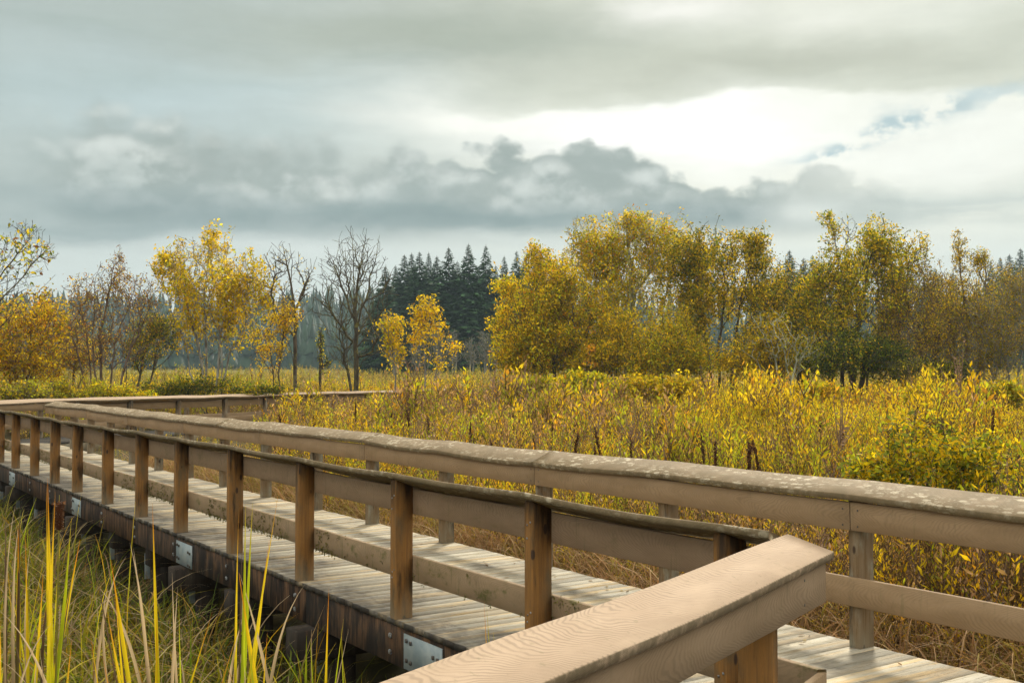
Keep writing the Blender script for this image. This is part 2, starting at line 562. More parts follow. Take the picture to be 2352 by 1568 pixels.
def railing(origin, d, side, t0, t1, k0, k1, posts, label, mats, seed, amp=.016, joints=(), moss=False, screws=(), cap_z=0.0, lower=True, cap_tilt=1.0, cap_cut=None, nails=False):
    """side: +1 when the deck lies on local +Y. s runs from the posts' outer face towards the deck."""
    root = empty('railing', (origin[0], origin[1], 0), ang(d), label, 'railing', 'boardwalk railings')
    R = np.random.default_rng(seed)
    ph = R.uniform(0, 6.28, 6); am = R.uniform(.3, 1, 60)
    ps = np.array(sorted(posts))

    def zcap(x, s):
        # the cap sags between the posts and cups a little
        i = np.clip(np.searchsorted(ps, x) - 1, 0, len(ps) - 2)
        u = (x - ps[i]) / np.maximum(ps[i + 1] - ps[i], .1)
        u = np.clip(u, 0, 1)
        sag = -np.sin(np.pi * u) * amp * am[i % 60]
        return cap_z + sag + .006 * np.sin(x * .61 + ph[0]) + .004 * np.sin(x * 2.3 + ph[1]) + s * .05 * np.sin(x * .9 + ph[2])

    def zbrd(x, s):
        return cap_z * .6 + .005 * np.sin(x * .61 + ph[0]) + .004 * np.sin(x * 1.7 + ph[3])

    def flip(V):
        V = V.copy(); V[:, 1] *= side; return V

    def fl(Q): return [tuple(reversed(q)) for q in Q] if side < 0 else Q
    # cap: tilted so that rain runs to the deck side; lengths butt at joints
    a, b2 = -.034, .212
    za, zb = .994 + .088 * cap_tilt, .994
    th = .040; e = .006
    sl = (zb - za) / (b2 - a)
    prof = [(a, za - e), (a + e, za + sl * e), (b2 - e, zb - sl * e), (b2 + .001, zb - e), (b2 - .004, zb - th + e), (b2 - .004 - e, zb - th), (a - .004 + e, za - th), (a - .004, za - th + e)]
    cuts = [t0] + [j for j in joints if t0 < j < t1] + [t1]
    ct, ck = cap_cut if cap_cut else (t0, k0)
    for i in range(len(cuts) - 1):
        A = cuts[i] if i else ct; B = cuts[i + 1]
        mb = MB()
        V, Q, T = sweep(mb, prof, A + (.0025 if i else 0), B - (.0025 if i < len(cuts) - 2 else 0), ck if i == 0 else 0, k1 if i == len(cuts) - 2 else 0, zcap)
        mb.add(flip(V), [tuple(reversed(q)) for q in fl(Q)], [tuple(reversed(t)) for t in fl(T)])
        mb.build('cap_rail', mats['cap'], root)
    # boards
    def board(z0, z1, mat, js, name):
        cs = [t0] + [j for j in js if t0 + .3 < j < t1 - .3] + [t1]
        outs = []
        for i in range(len(cs) - 1):
            A = cs[i]; B = cs[i + 1]
            e = .004
            s0, s1 = .142, .178
            pr = [(s0, z0 + e), (s0, z1 - e), (s0 + e, z1), (s1 - e, z1), (s1, z1 - e), (s1, z0 + e), (s1 - e, z0), (s0 + e, z0)]
            mb = MB()
            dz = R.uniform(-.004, .004)
            V, Q, T = sweep(mb, pr, A + (.003 if i else 0), B - (.003 if i < len(cs) - 2 else 0), k0 if i == 0 else 0, k1 if i == len(cs) - 2 else 0, lambda x, s: zbrd(x, s) + dz, .3)
            mb.add(flip(V), [tuple(reversed(q)) for q in fl(Q)], [tuple(reversed(t)) for t in fl(T)])
            outs.append((mb.build(name, mat, root), A, B))
        return outs
    mid = [.5 * (p + q) for p, q in zip(ps[:-1], ps[1:])]
    jb = [p for p in ps[1::2]]
    ub = board(.765, .950, mats['upper'], jb, 'upper_board')
    for o_, A, B in (ub[:4] if nails else []):
        for xx in (A + .06, B - .06):
            if xx < .1 and k0 < 0: xx += .12
            for z in (.800, .905):
                s_ = MB(); y0, y1 = sorted((.1765 * side, .1795 * side))
                s_.box(xx - .006, xx + .006, y0, y1, z - .006, z + .006, bev=.001)
                s_.build('screw', M['dark_bolt'], o_)
    lb = board(.270, .456, mats['lower'], [p for p in ps[2::2]], 'lower_board') if lower else []
    if moss:
        # tufts of moss growing on the face and hanging from the lower edge of the lower boards
        for o, A, B in lb[:6]:
            n = int(150 * (B - A))
            x = R.uniform(A, B, n); dens = fbm(x * 1.7, x * 0 + seed, 3)
            keep = R.random(n) < np.clip((dens - .36) * 4, .03, 1)
            x = x[keep]; n = len(x)
            zz = np.where(R.random(n) < .45, R.uniform(.262, .285, n), R.uniform(.28, .45, n) ** 1.0)
            P = np.stack([x, (.1405 - R.uniform(0, .004, n)) * side, zz], 1)
            k = 4
            P = np.repeat(P, k, 0) + R.normal(0, .007, (n * k, 3)) * [1, .2, 1]
            dd = norm(R.normal(0, 1, (n * k, 3)) * [1, .3, 1] + [0, -.25 * side, -.55])
            mb = MB(); leaves(mb, P, dd, R.uniform(.012, .026, n * k), .45, pick(R, [(.16, .14, .045), (.22, .20, .06), (.10, .09, .035)], n * k), R)
            mb.build('moss', M['leaf'], o)
    # posts, chamfered under the sloping cap
    for i, p in enumerate(ps):
        mb = MB()
        pw = .089
        lean = R.normal(0, .004)
        c = .012
        za_ = za - .042 + float(zcap(np.array([p]), np.array([.0]))[0]) - .002
        zb_ = za_ + sl * .14
        v = []
        ring = [(-pw / 2 + c * .4, 0), (pw / 2 - c * .4, 0), (pw / 2, c * .4), (pw / 2, .14), (-pw / 2, .14), (-pw / 2, c * .4)]
        for lvl in range(3):
            for (xx, ss) in ring:
                if lvl == 0: z = .001
                elif lvl == 1: z = (za_ - .028) + sl * ss
                else: z = za_ + sl * ss - (0.0 if ss > .05 else .004)
                inset = .010 if (lvl == 2 and ss < .05) else 0
                v.append((p + xx * (1 - (.12 if lvl == 2 else 0)) + lean * z, (ss + inset) * side, z))
        q = []
        for l in range(2):
            for a_ in range(6):
                b_ = (a_ + 1) % 6
                q.append((l * 6 + a_, l * 6 + b_, l * 6 + 6 + b_, l * 6 + 6 + a_))
        q += [(12, 13, 14, 15), (12, 15, 16, 17)]
        if side < 0: q = [tuple(reversed(f)) for f in q]
        mb.add(v, q)
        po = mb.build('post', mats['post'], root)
        if i in screws:
            for (dx, z) in ((-.018, .90), (.014, .88), (.016, .80), (-.022, .36), (.01, .34), (.012, .30)):
                s = MB(); xx = p + dx
                y0, y1 = sorted((-.004 * side, .003 * side))
                s.box(xx - .006, xx + .006, y0, y1, z - .006, z + .006, bev=.002)
                s.build('screw', M['bolt'], po)
    return root


def pick(R, pal, n, w=None):
    pal = np.array(pal)
    if w is not None: w = np.array(w, float); w /= w.sum()
    i = R.choice(len(pal), n, p=w)
    return pal[i] * R.uniform(.75, 1.3, (n, 1))


def leaves(mb, P, d, L, asp, C, R, curl=.0, nrm=None):
    """n leaf-shaped quads: base P, direction d, length L, width asp*L"""
    n = len(P)
    L = np.broadcast_to(np.asarray(L, float), (n,))[:, None]
    r = R.normal(0, 1, (n, 3)) if nrm is None else nrm
    side = norm(np.cross(d, r))
    w = L * asp * .5
    mid = P + d * L * .45
    V = np.stack([P, mid + side * w, P + d * L, mid - side * w], 1).reshape(-1, 3)
    Q = np.arange(n * 4).reshape(-1, 4)
    mb.add(V, Q, c=np.repeat(C, 4, 0))


def blades(mb, P, h, w, lean, az, droop, C0, C1, R, K=5):
    """arching grass blades as tapered strips"""
    n = len(P)
    u = np.linspace(0, 1, K + 1)
    hx = np.cos(az)[:, None]; hy = np.sin(az)[:, None]
    out = lean[:, None] * u[None] + droop[:, None] * u[None] ** 2.6
    up = u[None] - (droop[:, None] * .75) * u[None] ** 3.0
    ln = h[:, None]
    X = P[:, 0:1] + hx * out * ln; Y = P[:, 1:2] + hy * out * ln; Z = P[:, 2:3] + up * ln
    face = R.uniform(0, 6.283, n)
    wd = w[:, None] * (1 - u[None] ** 2.2) * .5 + .0006
    sx = np.cos(face)[:, None] * wd; sy = np.sin(face)[:, None] * wd
    A = np.stack([X - sx, Y - sy, Z], 2); B = np.stack([X + sx, Y + sy, Z], 2)
    V = np.stack([A, B], 2).reshape(n, -1, 3)          # n, 2(K+1), 3
    base = np.array([(2 * i, 2 * i + 1, 2 * i + 3, 2 * i + 2) for i in range(K)])
    Q = (base[None] + (np.arange(n) * 2 * (K + 1))[:, None, None]).reshape(-1, 4)
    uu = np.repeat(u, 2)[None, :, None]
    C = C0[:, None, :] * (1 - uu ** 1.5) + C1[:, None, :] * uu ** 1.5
    mb.add(V.reshape(-1, 3), Q, c=C.reshape(-1, 3))


# corner maths: shift of the end per unit of s
phi = math.acos(float(D1 @ D2)); kN = -1 / math.tan(phi / 2)
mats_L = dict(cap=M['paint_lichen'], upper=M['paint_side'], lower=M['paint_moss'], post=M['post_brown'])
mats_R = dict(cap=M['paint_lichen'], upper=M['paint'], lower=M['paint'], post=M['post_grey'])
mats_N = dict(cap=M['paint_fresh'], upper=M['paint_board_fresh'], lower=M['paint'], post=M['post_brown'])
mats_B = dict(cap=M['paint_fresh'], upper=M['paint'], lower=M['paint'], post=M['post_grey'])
cos2 = float(-D1 @ D3); phi2 = math.acos(cos2); kF = 1 / math.tan(phi2 / 2)

railing(main(0, 0), D1, -1, TA, tF, kN, -kF, POST_L,
        'mossy brown railing on the left edge of the boardwalk, posts towards the cattails', mats_L, 3,
        .022, (8.89 + .1, 15.57, 22.35), True, (0, 1, 2), cap_cut=(TA + .042, .424))
tC = float(D1 @ CROSS)
railing(main(0, WID), D1, 1, tC, 29.75, 1 / math.tan(phi / 2), kF, POST_R,
        'long lichen-spotted railing on the meadow edge of the boardwalk', mats_R, 5,
        .020, (8.23, 11.72, 16.84, 22.1), nails=True)
railing(APEX, D2, 1, 0, 7.0, kN, 0, [.46, 2.2, 3.95, 5.7], 'nearest pinkish tan railing slanting across the foreground corner', mats_N, 9, .004, cap_tilt=.55, cap_cut=(-.20, .30), nails=True)
tl = 24
railing(END_R, D3, 1, 0, tl, kF, 0, [.75, 2.6, 4.45, 6.4, 8.3, 10.2, 12.1, 14.0, 15.9, 17.8, 19.7, 21.6, 23.4],
        'distant railing turning right behind the meadow plants, posts towards the viewer', mats_B, 12, .012)
railing(FARL, D3, -1, 0, tl + 2, -kF, 0, [.9, 2.7, 4.5, 6.4, 8.3, 10.2, 12.1, 14.0, 15.9, 17.8, 19.7, 21.6, 23.4],
        'far side railing of the distant boardwalk leg, plain boards at left picture edge', mats_B, 14, .012)


# =================================================================== terrain
def sd_walk(P):
    """distance outside the boardwalk strips (0 inside)"""
    P = np.atleast_2d(P)[:, :2]
    d = np.full(len(P), 1e9)
    for o, dr, nn, l0, l1, w0, w1 in ((main(0, 0), D1, N1, tC - .5, tF + .3, 0, WID), (APEX, D2, N2, -1.0, 7.5, 0, WID), (END_R, D3, N3, -2.5, 26, -WID, 0)):
        a = (P - o) @ dr; b_ = (P - o) @ nn
        da = np.maximum(np.maximum(l0 - a, a - l1), 0); db = np.maximum(np.maximum(w0 - b_, b_ - w1), 0)
        d = np.minimum(d, np.hypot(da, db))
    return d


def ss(x, a, b):
    u = np.clip((x - a) / (b - a), 0, 1); return u * u * (3 - 2 * u)


def tz(X, Y):
    X = np.asarray(X, float); Y = np.asarray(Y, float)
    s = X * N1[0] + Y * N1[1] - dL                      # 0 at the left rim of the main leg
    right = ss(s, 1.2, 3.0)
    far = ss(Y, 22, 34)
    right = np.maximum(right, far)
    zl = -1.18
    zr = -.45 + np.clip(Y - 10, 0, 400) * .010
    z = zl * (1 - right) + zr * right
    z = z + .10 * (fbm(X * .35, Y * .35, 2) - .5) * 2
    # land rises behind the wood
    z = z + 24 * ss(Y, 330, 520) * (.75 + .5 * vnoise(X * .006, 0 * X, 9))
    return z


def axis(lo, hi, n, p):
    u = np.linspace(-1, 1, n); v = np.sign(u) * np.abs(u) ** p
    return np.where(v < 0, -v * lo, v * hi)


gx = axis(-620, 620, 260, 2.6); gy = np.concatenate([np.linspace(-60, 60, 150), np.linspace(63, 640, 120)])
GX, GY = np.meshgrid(gx, gy)
GZ = tz(GX, GY)
nx, ny = len(gx), len(gy)
I = np.arange(nx * ny).reshape(ny, nx)
Q = np.stack([I[:-1, :-1], I[:-1, 1:], I[1:, 1:], I[1:, :-1]], 2).reshape(-1, 4)
mb = MB(); mb.smooth = True
mb.add(np.stack([GX, GY, GZ], 2).reshape(-1, 3), Q)
m, nt, b, oc = new_mat('ground_soil')
c = mix(nt, (.045, .042, .018), (.085, .065, .030), noise(nt, oc, .5, 6).step(.3, .7))
c = mix(nt, c, (.13, .11, .035), noise(nt, oc, 3.0, 5).step(.5, .75) * .7)
xg, yg, zg = sep(nt, oc)
c = mix(nt, c, mix(nt, (.24, .20, .05), (.16, .15, .035), noise(nt, oc, .35, 6, .7).step(.35, .65)), yg.step(34, 60))
setc(nt, b, c, 1.0, .1, noise(nt, oc, 8, 5), .6, .05)
tag(mb.build('ground', m), kind='structure')

# =================================================================== trees
def ellip(R, c, r, n, shell=.35):
    d = norm(R.normal(0, 1, (n, 3)))
    u = R.random(n) ** shell
    # an uneven outline: the reach varies with direction, and some twigs stray out
    k = R.uniform(0, 50, 2)
    reach = .55 + .9 * fbm(d[:, 0] * 1.9 + k[0] + d[:, 1], d[:, 2] * 1.9 + k[1], 5)
    u = u * reach * np.where(R.random(n) < .10, R.uniform(1.05, 1.4, n), 1)
    return c + d * u[:, None] * r


def skeleton(R, stems, pts, alpha=.25, beta=.8, jit=.06, sub=2, bow=.12):
    """grow twigs from given stems to scattered points; returns node positions and parents"""
    P, par, plen, dirs = [], [], [], []
    for st in stems:
        prev = -1
        if len(P) and st[0][2] > .3:                     # a fork: joined to the nearest point of the earlier stems
            prev = int(np.argmin(np.linalg.norm(np.array(P) - np.array(st[0]), axis=1)))
        for k, p in enumerate(st):
            p = np.array(p, float)
            P.append(p); par.append(prev)
            if prev < 0 or k == 0: plen.append(0.0 if prev < 0 else plen[prev]); dirs.append(norm(np.array(st[1]) - p) if len(st) > 1 else np.array([0, 0, 1.]))
            else:
                v = p - P[prev]; plen.append(plen[prev] + np.linalg.norm(v)); dirs.append(norm(v))
            prev = len(P) - 1
    n0 = len(P); nmax = n0 + len(pts) * sub
    A = np.zeros((nmax, 3)); A[:n0] = P
    DR = np.zeros((nmax, 3)); DR[:n0] = dirs
    PL = np.zeros(nmax); PL[:n0] = plen
    PR = np.full(nmax, -1); PR[:n0] = par
    base = np.array(stems[0][0])
    order = np.argsort(np.linalg.norm(pts - base, axis=1) + R.normal(0, .25, len(pts)))
    n = n0
    for i in order:
        p = pts[i]
        v = p - A[:n]; L = np.linalg.norm(v, axis=1) + 1e-6
        cs = np.einsum('ij,ij->i', v, DR[:n]) / L
        cost = L * (1 + beta * (1 - cs)) + alpha * PL[:n]
        j = int(np.argmin(cost))
        cur = j
        for k in range(1, sub + 1):
            f = k / sub
            q = A[j] + (p - A[j]) * f
            if k < sub: q = q + DR[j] * L[j] * bow + R.normal(0, jit, 3) * L[j]
            A[n] = q; PR[n] = cur
            dv = q - A[cur]; ll = np.linalg.norm(dv) + 1e-6
            DR[n] = norm(dv / ll + DR[cur] * .3); PL[n] = PL[cur] + ll
            cur = n; n += 1
    return A[:n], PR[:n]


def radii(A, par, tip, expo=2.4, rmax=None):
    n = len(A); acc = np.zeros(n); kids = np.zeros(n, int)
    for i in range(n):
        if par[i] >= 0: kids[par[i]] += 1
    # children always come after parents in the list
    r = np.zeros(n)
    for i in range(n - 1, -1, -1):
        r[i] = tip if acc[i] == 0 else acc[i] ** (1 / expo)
        if par[i] >= 0: acc[par[i]] += r[i] ** expo
    if rmax and r.max() > rmax: r = tip + (rmax - tip) * ((r - tip) / (r.max() - tip)) ** 1.5
    return r, kids


def tubes(mb, A, par, r, S=5, col=(.5, .5, .5)):
    i = np.where(par >= 0)[0]
    a = A[par[i]]; b_ = A[i]
    ra = np.minimum(r[par[i]], r[i] * 1.6); rb = r[i]
    d = norm(b_ - a)
    up = np.where(np.abs(d[:, 2:3]) > .9, np.array([[1., 0, 0]]), np.array([[0, 0, 1.]]))
    u = norm(np.cross(d, up)); w = np.cross(d, u)
    th = np.arange(S) * 2 * math.pi / S
    off = u[:, None, :] * np.cos(th)[None, :, None] + w[:, None, :] * np.sin(th)[None, :, None]
    va = (a - d * ra[:, None] * .3)[:, None, :] + off * ra[:, None, None]; vb = b_[:, None, :] + off * rb[:, None, None]
    V = np.concatenate([va, vb], 1)
    n = len(i)
    q = np.array([(k, (k + 1) % S, S + (k + 1) % S, S + k) for k in range(S)])
    Q = (q[None] + (np.arange(n) * 2 * S)[:, None, None]).reshape(-1, 4)
    mb.add(V.reshape(-1, 3), Q, c=np.tile(np.array(col), (n * 2 * S, 1)))


def tree(name, label, cat, base, Y, stems, blobs, npts, pal, w, nleaf, lsize, spread, barkm='bark_brown', tip=.009, rtrunk=.10,
         seed=1, alpha=.25, beta=.8, group='trees and tall shrubs behind the meadow', shell=.45, asp=.5, trunks_extra=None, droop=.25, leafy=1.0, lowcut=None, crown_name='crown', trunk_name='trunk', dense_var=.5, dens=1.9, jit=.06, bow=.12):
    """base: (px) foot of the tree at distance Y; stems: lists of photograph pixels (px, py[, dy]); blobs: (px, py, rx, ry, weight)"""
    R = np.random.default_rng(seed)
    bx = (base - 1176) / F * Y
    o = np.array([bx, Y, float(tz(bx, Y))])
    root = empty(name, tuple(o), 0, label, cat, group)
    k = Y / F
    ST = []
    for st in stems:
        pts = []
        for q in st:
            p = at(q[0], q[1], Y); p[1] += q[2] if len(q) > 2 else 0
            pts.append(p - o)
        if st[0][1] >= 838: pts[0][2] = -.15
        # refine and wobble
        fine = [pts[0]]
        for a_, b_ in zip(pts[:-1], pts[1:]):
            for f in (.33, .67, 1.0):
                fine.append(a_ + (b_ - a_) * f + (R.normal(0, .02, 3) * np.linalg.norm(b_ - a_) if f < 1 else 0))
        ST.append(fine)
    wt = np.array([bb[4] for bb in blobs], float); wt /= wt.sum()
    P = []
    for bb, ww in zip(blobs, wt):
        c = at(bb[0], bb[1], Y) - o
        rx, ry = bb[2] * k, bb[3] * k
        dep = bb[5] * k if len(bb) > 5 else min(rx, ry * 1.3)
        P.append(ellip(R, c, np.array([rx, dep, ry]), max(3, int(npts * ww * dens)), shell))
    P = np.concatenate(P)
    P = P[P[:, 2] > .25]
    A, par = skeleton(R, ST, P, alpha, beta, jit, 2, bow)
    r, kids = radii(A, par, tip, rmax=rtrunk)
    mb = MB(); mb.smooth = True
    tubes(mb, A, par, r)
    mb.build(trunk_name, M[barkm], root)
    if nleaf:
        tips = np.where((r < tip * 2.3))[0]
        tips = tips[A[tips][:, 2] > .3]
        pt = A[tips]
        # leafiness differs from spray to spray
        lv = fbm(pt[:, 0] * 1.1 + seed, pt[:, 2] * 1.1 + pt[:, 1] * .7, seed)
        pr = np.clip((lv - .5) * dense_var * 6 + 1, .12, 2.4); pr /= pr.sum()
        nleaf = int(nleaf * 1.9)
        spread = spread * 1.05
        j = R.choice(len(pt), nleaf, p=pr)
        # leaves sit along the twig, not only at its end
        pa = A[np.maximum(par[tips[j]], 0)]
        f = R.random((nleaf, 1)) * .8
        pos = pt[j] * (1 - f) + pa * f + R.normal(0, spread, (nleaf, 3))
        d = norm(R.normal(0, 1, (nleaf, 3)) + [0, 0, -droop])
        pal_ = np.array(pal); w_ = np.array(w, float) / np.sum(w)
        cl = fbm(pt[:, 0] * .8 + 7, pt[:, 2] * .8 + pt[:, 1] * .5, seed + 11)
        # sprays share a colour, single leaves stray from it
        ci = R.choice(len(pal_), len(pt), p=w_)
        col = np.where(R.random((nleaf, 1)) < .55, pal_[ci[j]], pal_[R.choice(len(pal_), nleaf, p=w_)])
        col = col * R.uniform(.5, 1.6, (nleaf, 1)) * (.62 + .76 * cl[j])[:, None]
        mb = MB()
        leaves(mb, pos, d, R.uniform(.45, 1.35, nleaf) ** 1.2 * lsize, asp, col, R)
        mb.build(crown_name, M['leaf'], root)
    return root


YEL = (.74, .53, .010); GOLD = (.62, .39, .008); ORA = (.60, .25, .010); OLI = (.27, .25, .012); GRN = (.125, .165, .014); RUS = (.29, .125, .02); BRO = (.20, .125, .04); LIM = (.47, .46, .014)
DKG = (.06, .075, .018)

# -- left side, from the frame's edge
tree('maple_tree', 'sparse tree at the left frame edge, bare boughs with yellow-green leaf tufts at the tips', 'tree', -90, 34,
     [[(-90, 900), (-70, 780), (-40, 690), (10, 620), (60, 560), (95, 520)], [(-80, 800), (-30, 720), (40, 650), (90, 590), (125, 560)], [(-70, 820), (-20, 770), (30, 720), (60, 670)], [(-85, 780), (-60, 650), (-20, 570), (10, 545)]],
     [(50, 570, 70, 60, 2), (-20, 620, 60, 90, 2), (20, 690, 60, 70, 1.5), (60, 525, 40, 22, .6), (105, 575, 30, 44, .6), (20, 630, 90, 110, 2)], 480, [YEL, LIM, GRN, RUS], [3, 3, 2, 1], 300, .15, .06, 'bark_dark', .0055, .06, 11, .12, 1.2, shell=.6, dense_var=1.2, jit=.025, bow=.05)
tree('shrub', 'dense orange-gold shrub at the left frame edge below the sparse boughs', 'shrub', 30, 40,
     [[(30, 870), (10, 790), (0, 720)], [(50, 870), (70, 770), (95, 700)], [(10, 870), (-40, 780), (-60, 720)]],
     [(20, 780, 95, 85, 3), (90, 730, 65, 60, 1.5), (-50, 770, 60, 90, 1), (60, 840, 110, 40, 1.4)], 520, [GOLD, ORA, YEL, RUS, OLI], [3.5, .8, 3, 2, 2], 7000, .12, .12, 'bark_brown', .008, .05, 12)
tree('shrub', 'tall sparse russet shrub with many bare thin stems left of the yellow tree', 'shrub', 225, 42,
     [[(215, 875), (200, 780), (180, 690), (165, 640)], [(225, 875), (228, 770), (250, 670), (262, 610)], [(240, 875), (265, 780), (300, 690), (315, 630)], [(205, 875), (175, 800), (150, 720)], [(260, 875), (300, 800), (345, 700), (350, 640)], [(230, 875), (212, 760), (218, 650), (232, 600)]],
     [(200, 690, 60, 75, 2), (270, 660, 50, 70, 2), (330, 690, 45, 65, 1.4), (230, 780, 110, 60, 2), (160, 750, 50, 60, 1), (275, 590, 14, 34, .3), (260, 720, 130, 110, 3), (300, 800, 90, 50, 1)], 950, [RUS, BRO, GOLD, OLI, YEL], [4, 4, 2.5, 1.5, .6], 3600, .085, .08, 'bark_brown', .0075, .055, 13, .1, shell=.6)
tree('shrub', 'brown and orange twiggy shrub between the orange shrub and the russet stems', 'shrub', 150, 45,
     [[(150, 875), (140, 790), (130, 720)], [(160, 875), (175, 800), (190, 740)], [(140, 875), (110, 810), (90, 760)]],
     [(140, 780, 75, 75, 2), (190, 820, 60, 45, 1), (100, 830, 60, 40, 1)], 420, [RUS, BRO, OLI, GOLD], [2, 2, 2, 3], 4200, .09, .1, 'bark_brown', .008, .05, 14)
tree('shrub', 'low dark olive shrub leaning beside the yellow tree foot', 'shrub', 330, 44,
     [[(310, 875), (330, 810), (360, 760)], [(320, 875), (360, 800), (395, 740)], [(300, 875), (290, 820), (300, 770)]],
     [(365, 765, 50, 55, 2), (320, 800, 40, 50, 1)], 330, [OLI, GRN, GOLD, DKG], [4, 2, 2, 2], 3400, .09, .08, 'bark_dark', .008, .05, 15)
tree('birch_tree', 'bright yellow multi-stemmed tree with pale stems left of the bare trees', 'tree', 478, 44,
     [[(470, 868), (455, 790), (430, 700), (405, 620)], [(478, 868), (472, 770), (470, 660), (480, 560)], [(486, 868), (505, 780), (525, 680), (520, 590)], [(492, 868), (530, 800), (575, 730), (615, 670)], [(465, 868), (430, 800), (395, 720), (375, 650)], [(500, 868), (508, 790), (560, 690), (580, 640)]],
     [(470, 640, 95, 80, 4), (490, 570, 52, 50, .8), (400, 640, 45, 60, 1.3), (570, 680, 60, 60, 2), (500, 730, 110, 60, 2), (430, 580, 40, 35, .7), (495, 535, 20, 40, .10), (365, 610, 30, 24, .25), (615, 690, 35, 50, .7), (490, 650, 130, 110, 4), (430, 740, 80, 50, 1), (570, 640, 70, 60, 1.5), (480, 775, 120, 40, 1.3), (545, 760, 60, 50, .8)], 1400,
     [YEL, GOLD, LIM, OLI], [5, 3, 1.6, 1.0], 9000, .125, .085, 'bark_pale', .0075, .055, 16, .12, shell=.55, dense_var=.8)
tree('sapling', 'thin yellow-leaved sapling between the yellow tree and the forked bare tree', 'tree', 640, 43,
     [[(640, 872), (648, 800), (655, 740)], [(645, 872), (620, 800), (612, 750)]],
     [(655, 725, 38, 45, 2), (620, 790, 40, 45, 1)], 170, [YEL, GOLD, ORA], [4, 3, 1], 1100, .11, .08, 'bark_dark', .008, .035, 17)
tree('bare_tree', 'leafless forked tree with curling top twigs left of the tall bare tree', 'tree', 684, 44,
     [[(684, 870), (678, 800), (676, 720), (668, 650), (655, 590), (622, 556)], [(688, 862), (668, 800), (650, 760)], [(676, 720), (690, 680), (712, 630), (728, 590)], [(668, 650), (672, 600), (665, 560)]],
     [(650, 600, 40, 45, 1.5), (705, 640, 26, 55, 1.2), (665, 700, 40, 60, 1.2), (630, 640, 30, 60, .6)], 260, [YEL], [1], 60, .1, .05, 'bark_dark', .0075, .085, 18, .1, 1.2, shell=.6, jit=.03, bow=.05)
tree('tree_stump', 'broken snag clad in yellow-green ivy between the two bare trees', 'tree stump', 738, 45,
     [[(738, 872), (736, 800), (737, 752)]], [(737, 790, 9, 40, 1), (748, 830, 16, 30, .5)], 60, [OLI, DKG, YEL], [3, 2, 1], 260, .09, .06, 'bark_dark', .01, .11, 19, group='stumps')
tree('bare_tree', 'tall leafless tree with mossy upswept twigs standing against the dark firs', 'tree', 817, 46,
     [[(817, 880), (818, 820), (817, 740), (813, 650), (810, 570), (805, 520)], [(817, 760), (840, 690), (860, 610), (872, 540)], [(817, 740), (785, 660), (765, 600), (745, 565)], [(816, 700), (826, 620), (838, 560), (842, 525)], [(817, 790), (770, 730), (735, 690), (705, 670)], [(816, 720), (795, 630), (785, 560)], [(818, 800), (860, 740), (890, 700)], [(810, 860), (795, 780), (780, 720)]],
     [(810, 600, 62, 75, 3), (850, 600, 35, 65, 1), (765, 640, 45, 60, 1.4), (820, 720, 75, 60, 2.4), (740, 700, 30, 35, .7), (790, 800, 60, 50, 1.2), (860, 780, 40, 50, .7), (885, 640, 26, 60, .6), (810, 680, 100, 130, 3)], 900, [YEL], [1], 0, .1, .05, 'bark_moss', .0068, .115, 20, .12, 1.3, shell=.5, jit=.025, bow=.05)
tree('sapling', 'small golden-leaved sapling just right of the tall bare tree', 'tree', 905, 45,
     [[(905, 880), (903, 810), (900, 760), (895, 715)]],
     [(900, 745, 36, 28, 2), (905, 800, 30, 40, .8), (890, 770, 45, 50, 1)], 130, [YEL, GOLD, LIM], [3, 3, 1], 780, .13, .09, 'bark_grey', .008, .035, 21)
tree('sapling', 'slender golden-leaved sapling with open airy crown in front of the firs', 'tree', 985, 44,
     [[(985, 885), (975, 810), (965, 740), (962, 690)], [(985, 875), (1010, 820), (1055, 795)]],
     [(970, 720, 32, 40, 1.5), (985, 780, 45, 40, 1.6), (1005, 830, 45, 25, 1), (1045, 800, 24, 14, .3), (985, 750, 50, 80, 1.5)], 190, [YEL, GOLD, ORA], [4, 3, .6], 1150, .13, .08, 'bark_grey', .0075, .04, 22, dense_var=.9)

# -- the great willows right of centre
WIL = [OLI, GOLD, YEL, GRN, (.30, .20, .03)]
tree('willow_tree', 'broad golden willow lobe drooping at the left side of the big willow clump', 'tree', 1290, 46,
     [[(1290, 875), (1270, 800), (1240, 730), (1215, 670)], [(1300, 875), (1310, 790), (1290, 700), (1275, 620)], [(1285, 875), (1240, 820), (1190, 780), (1150, 750)], [(1310, 875), (1340, 800), (1360, 730)]],
     [(1215, 720, 75, 75, 3), (1280, 640, 60, 65, 2), (1180, 790, 55, 50, 1.6), (1270, 790, 110, 60, 3), (1340, 730, 70, 80, 2), (1165, 660, 28, 28, .4), (1150, 745, 32, 28, .5), (1235, 600, 40, 45, .8), (1250, 720, 120, 110, 3), (1230, 830, 110, 35, 2), (1340, 820, 80, 50, 1.5)], 1700, [GOLD, YEL, OLI, ORA, LIM], [3.4, 3.4, 2.6, .5, 2.6], 22000, .125, .11, 'bark_moss', .008, .10, 31, dense_var=.6)
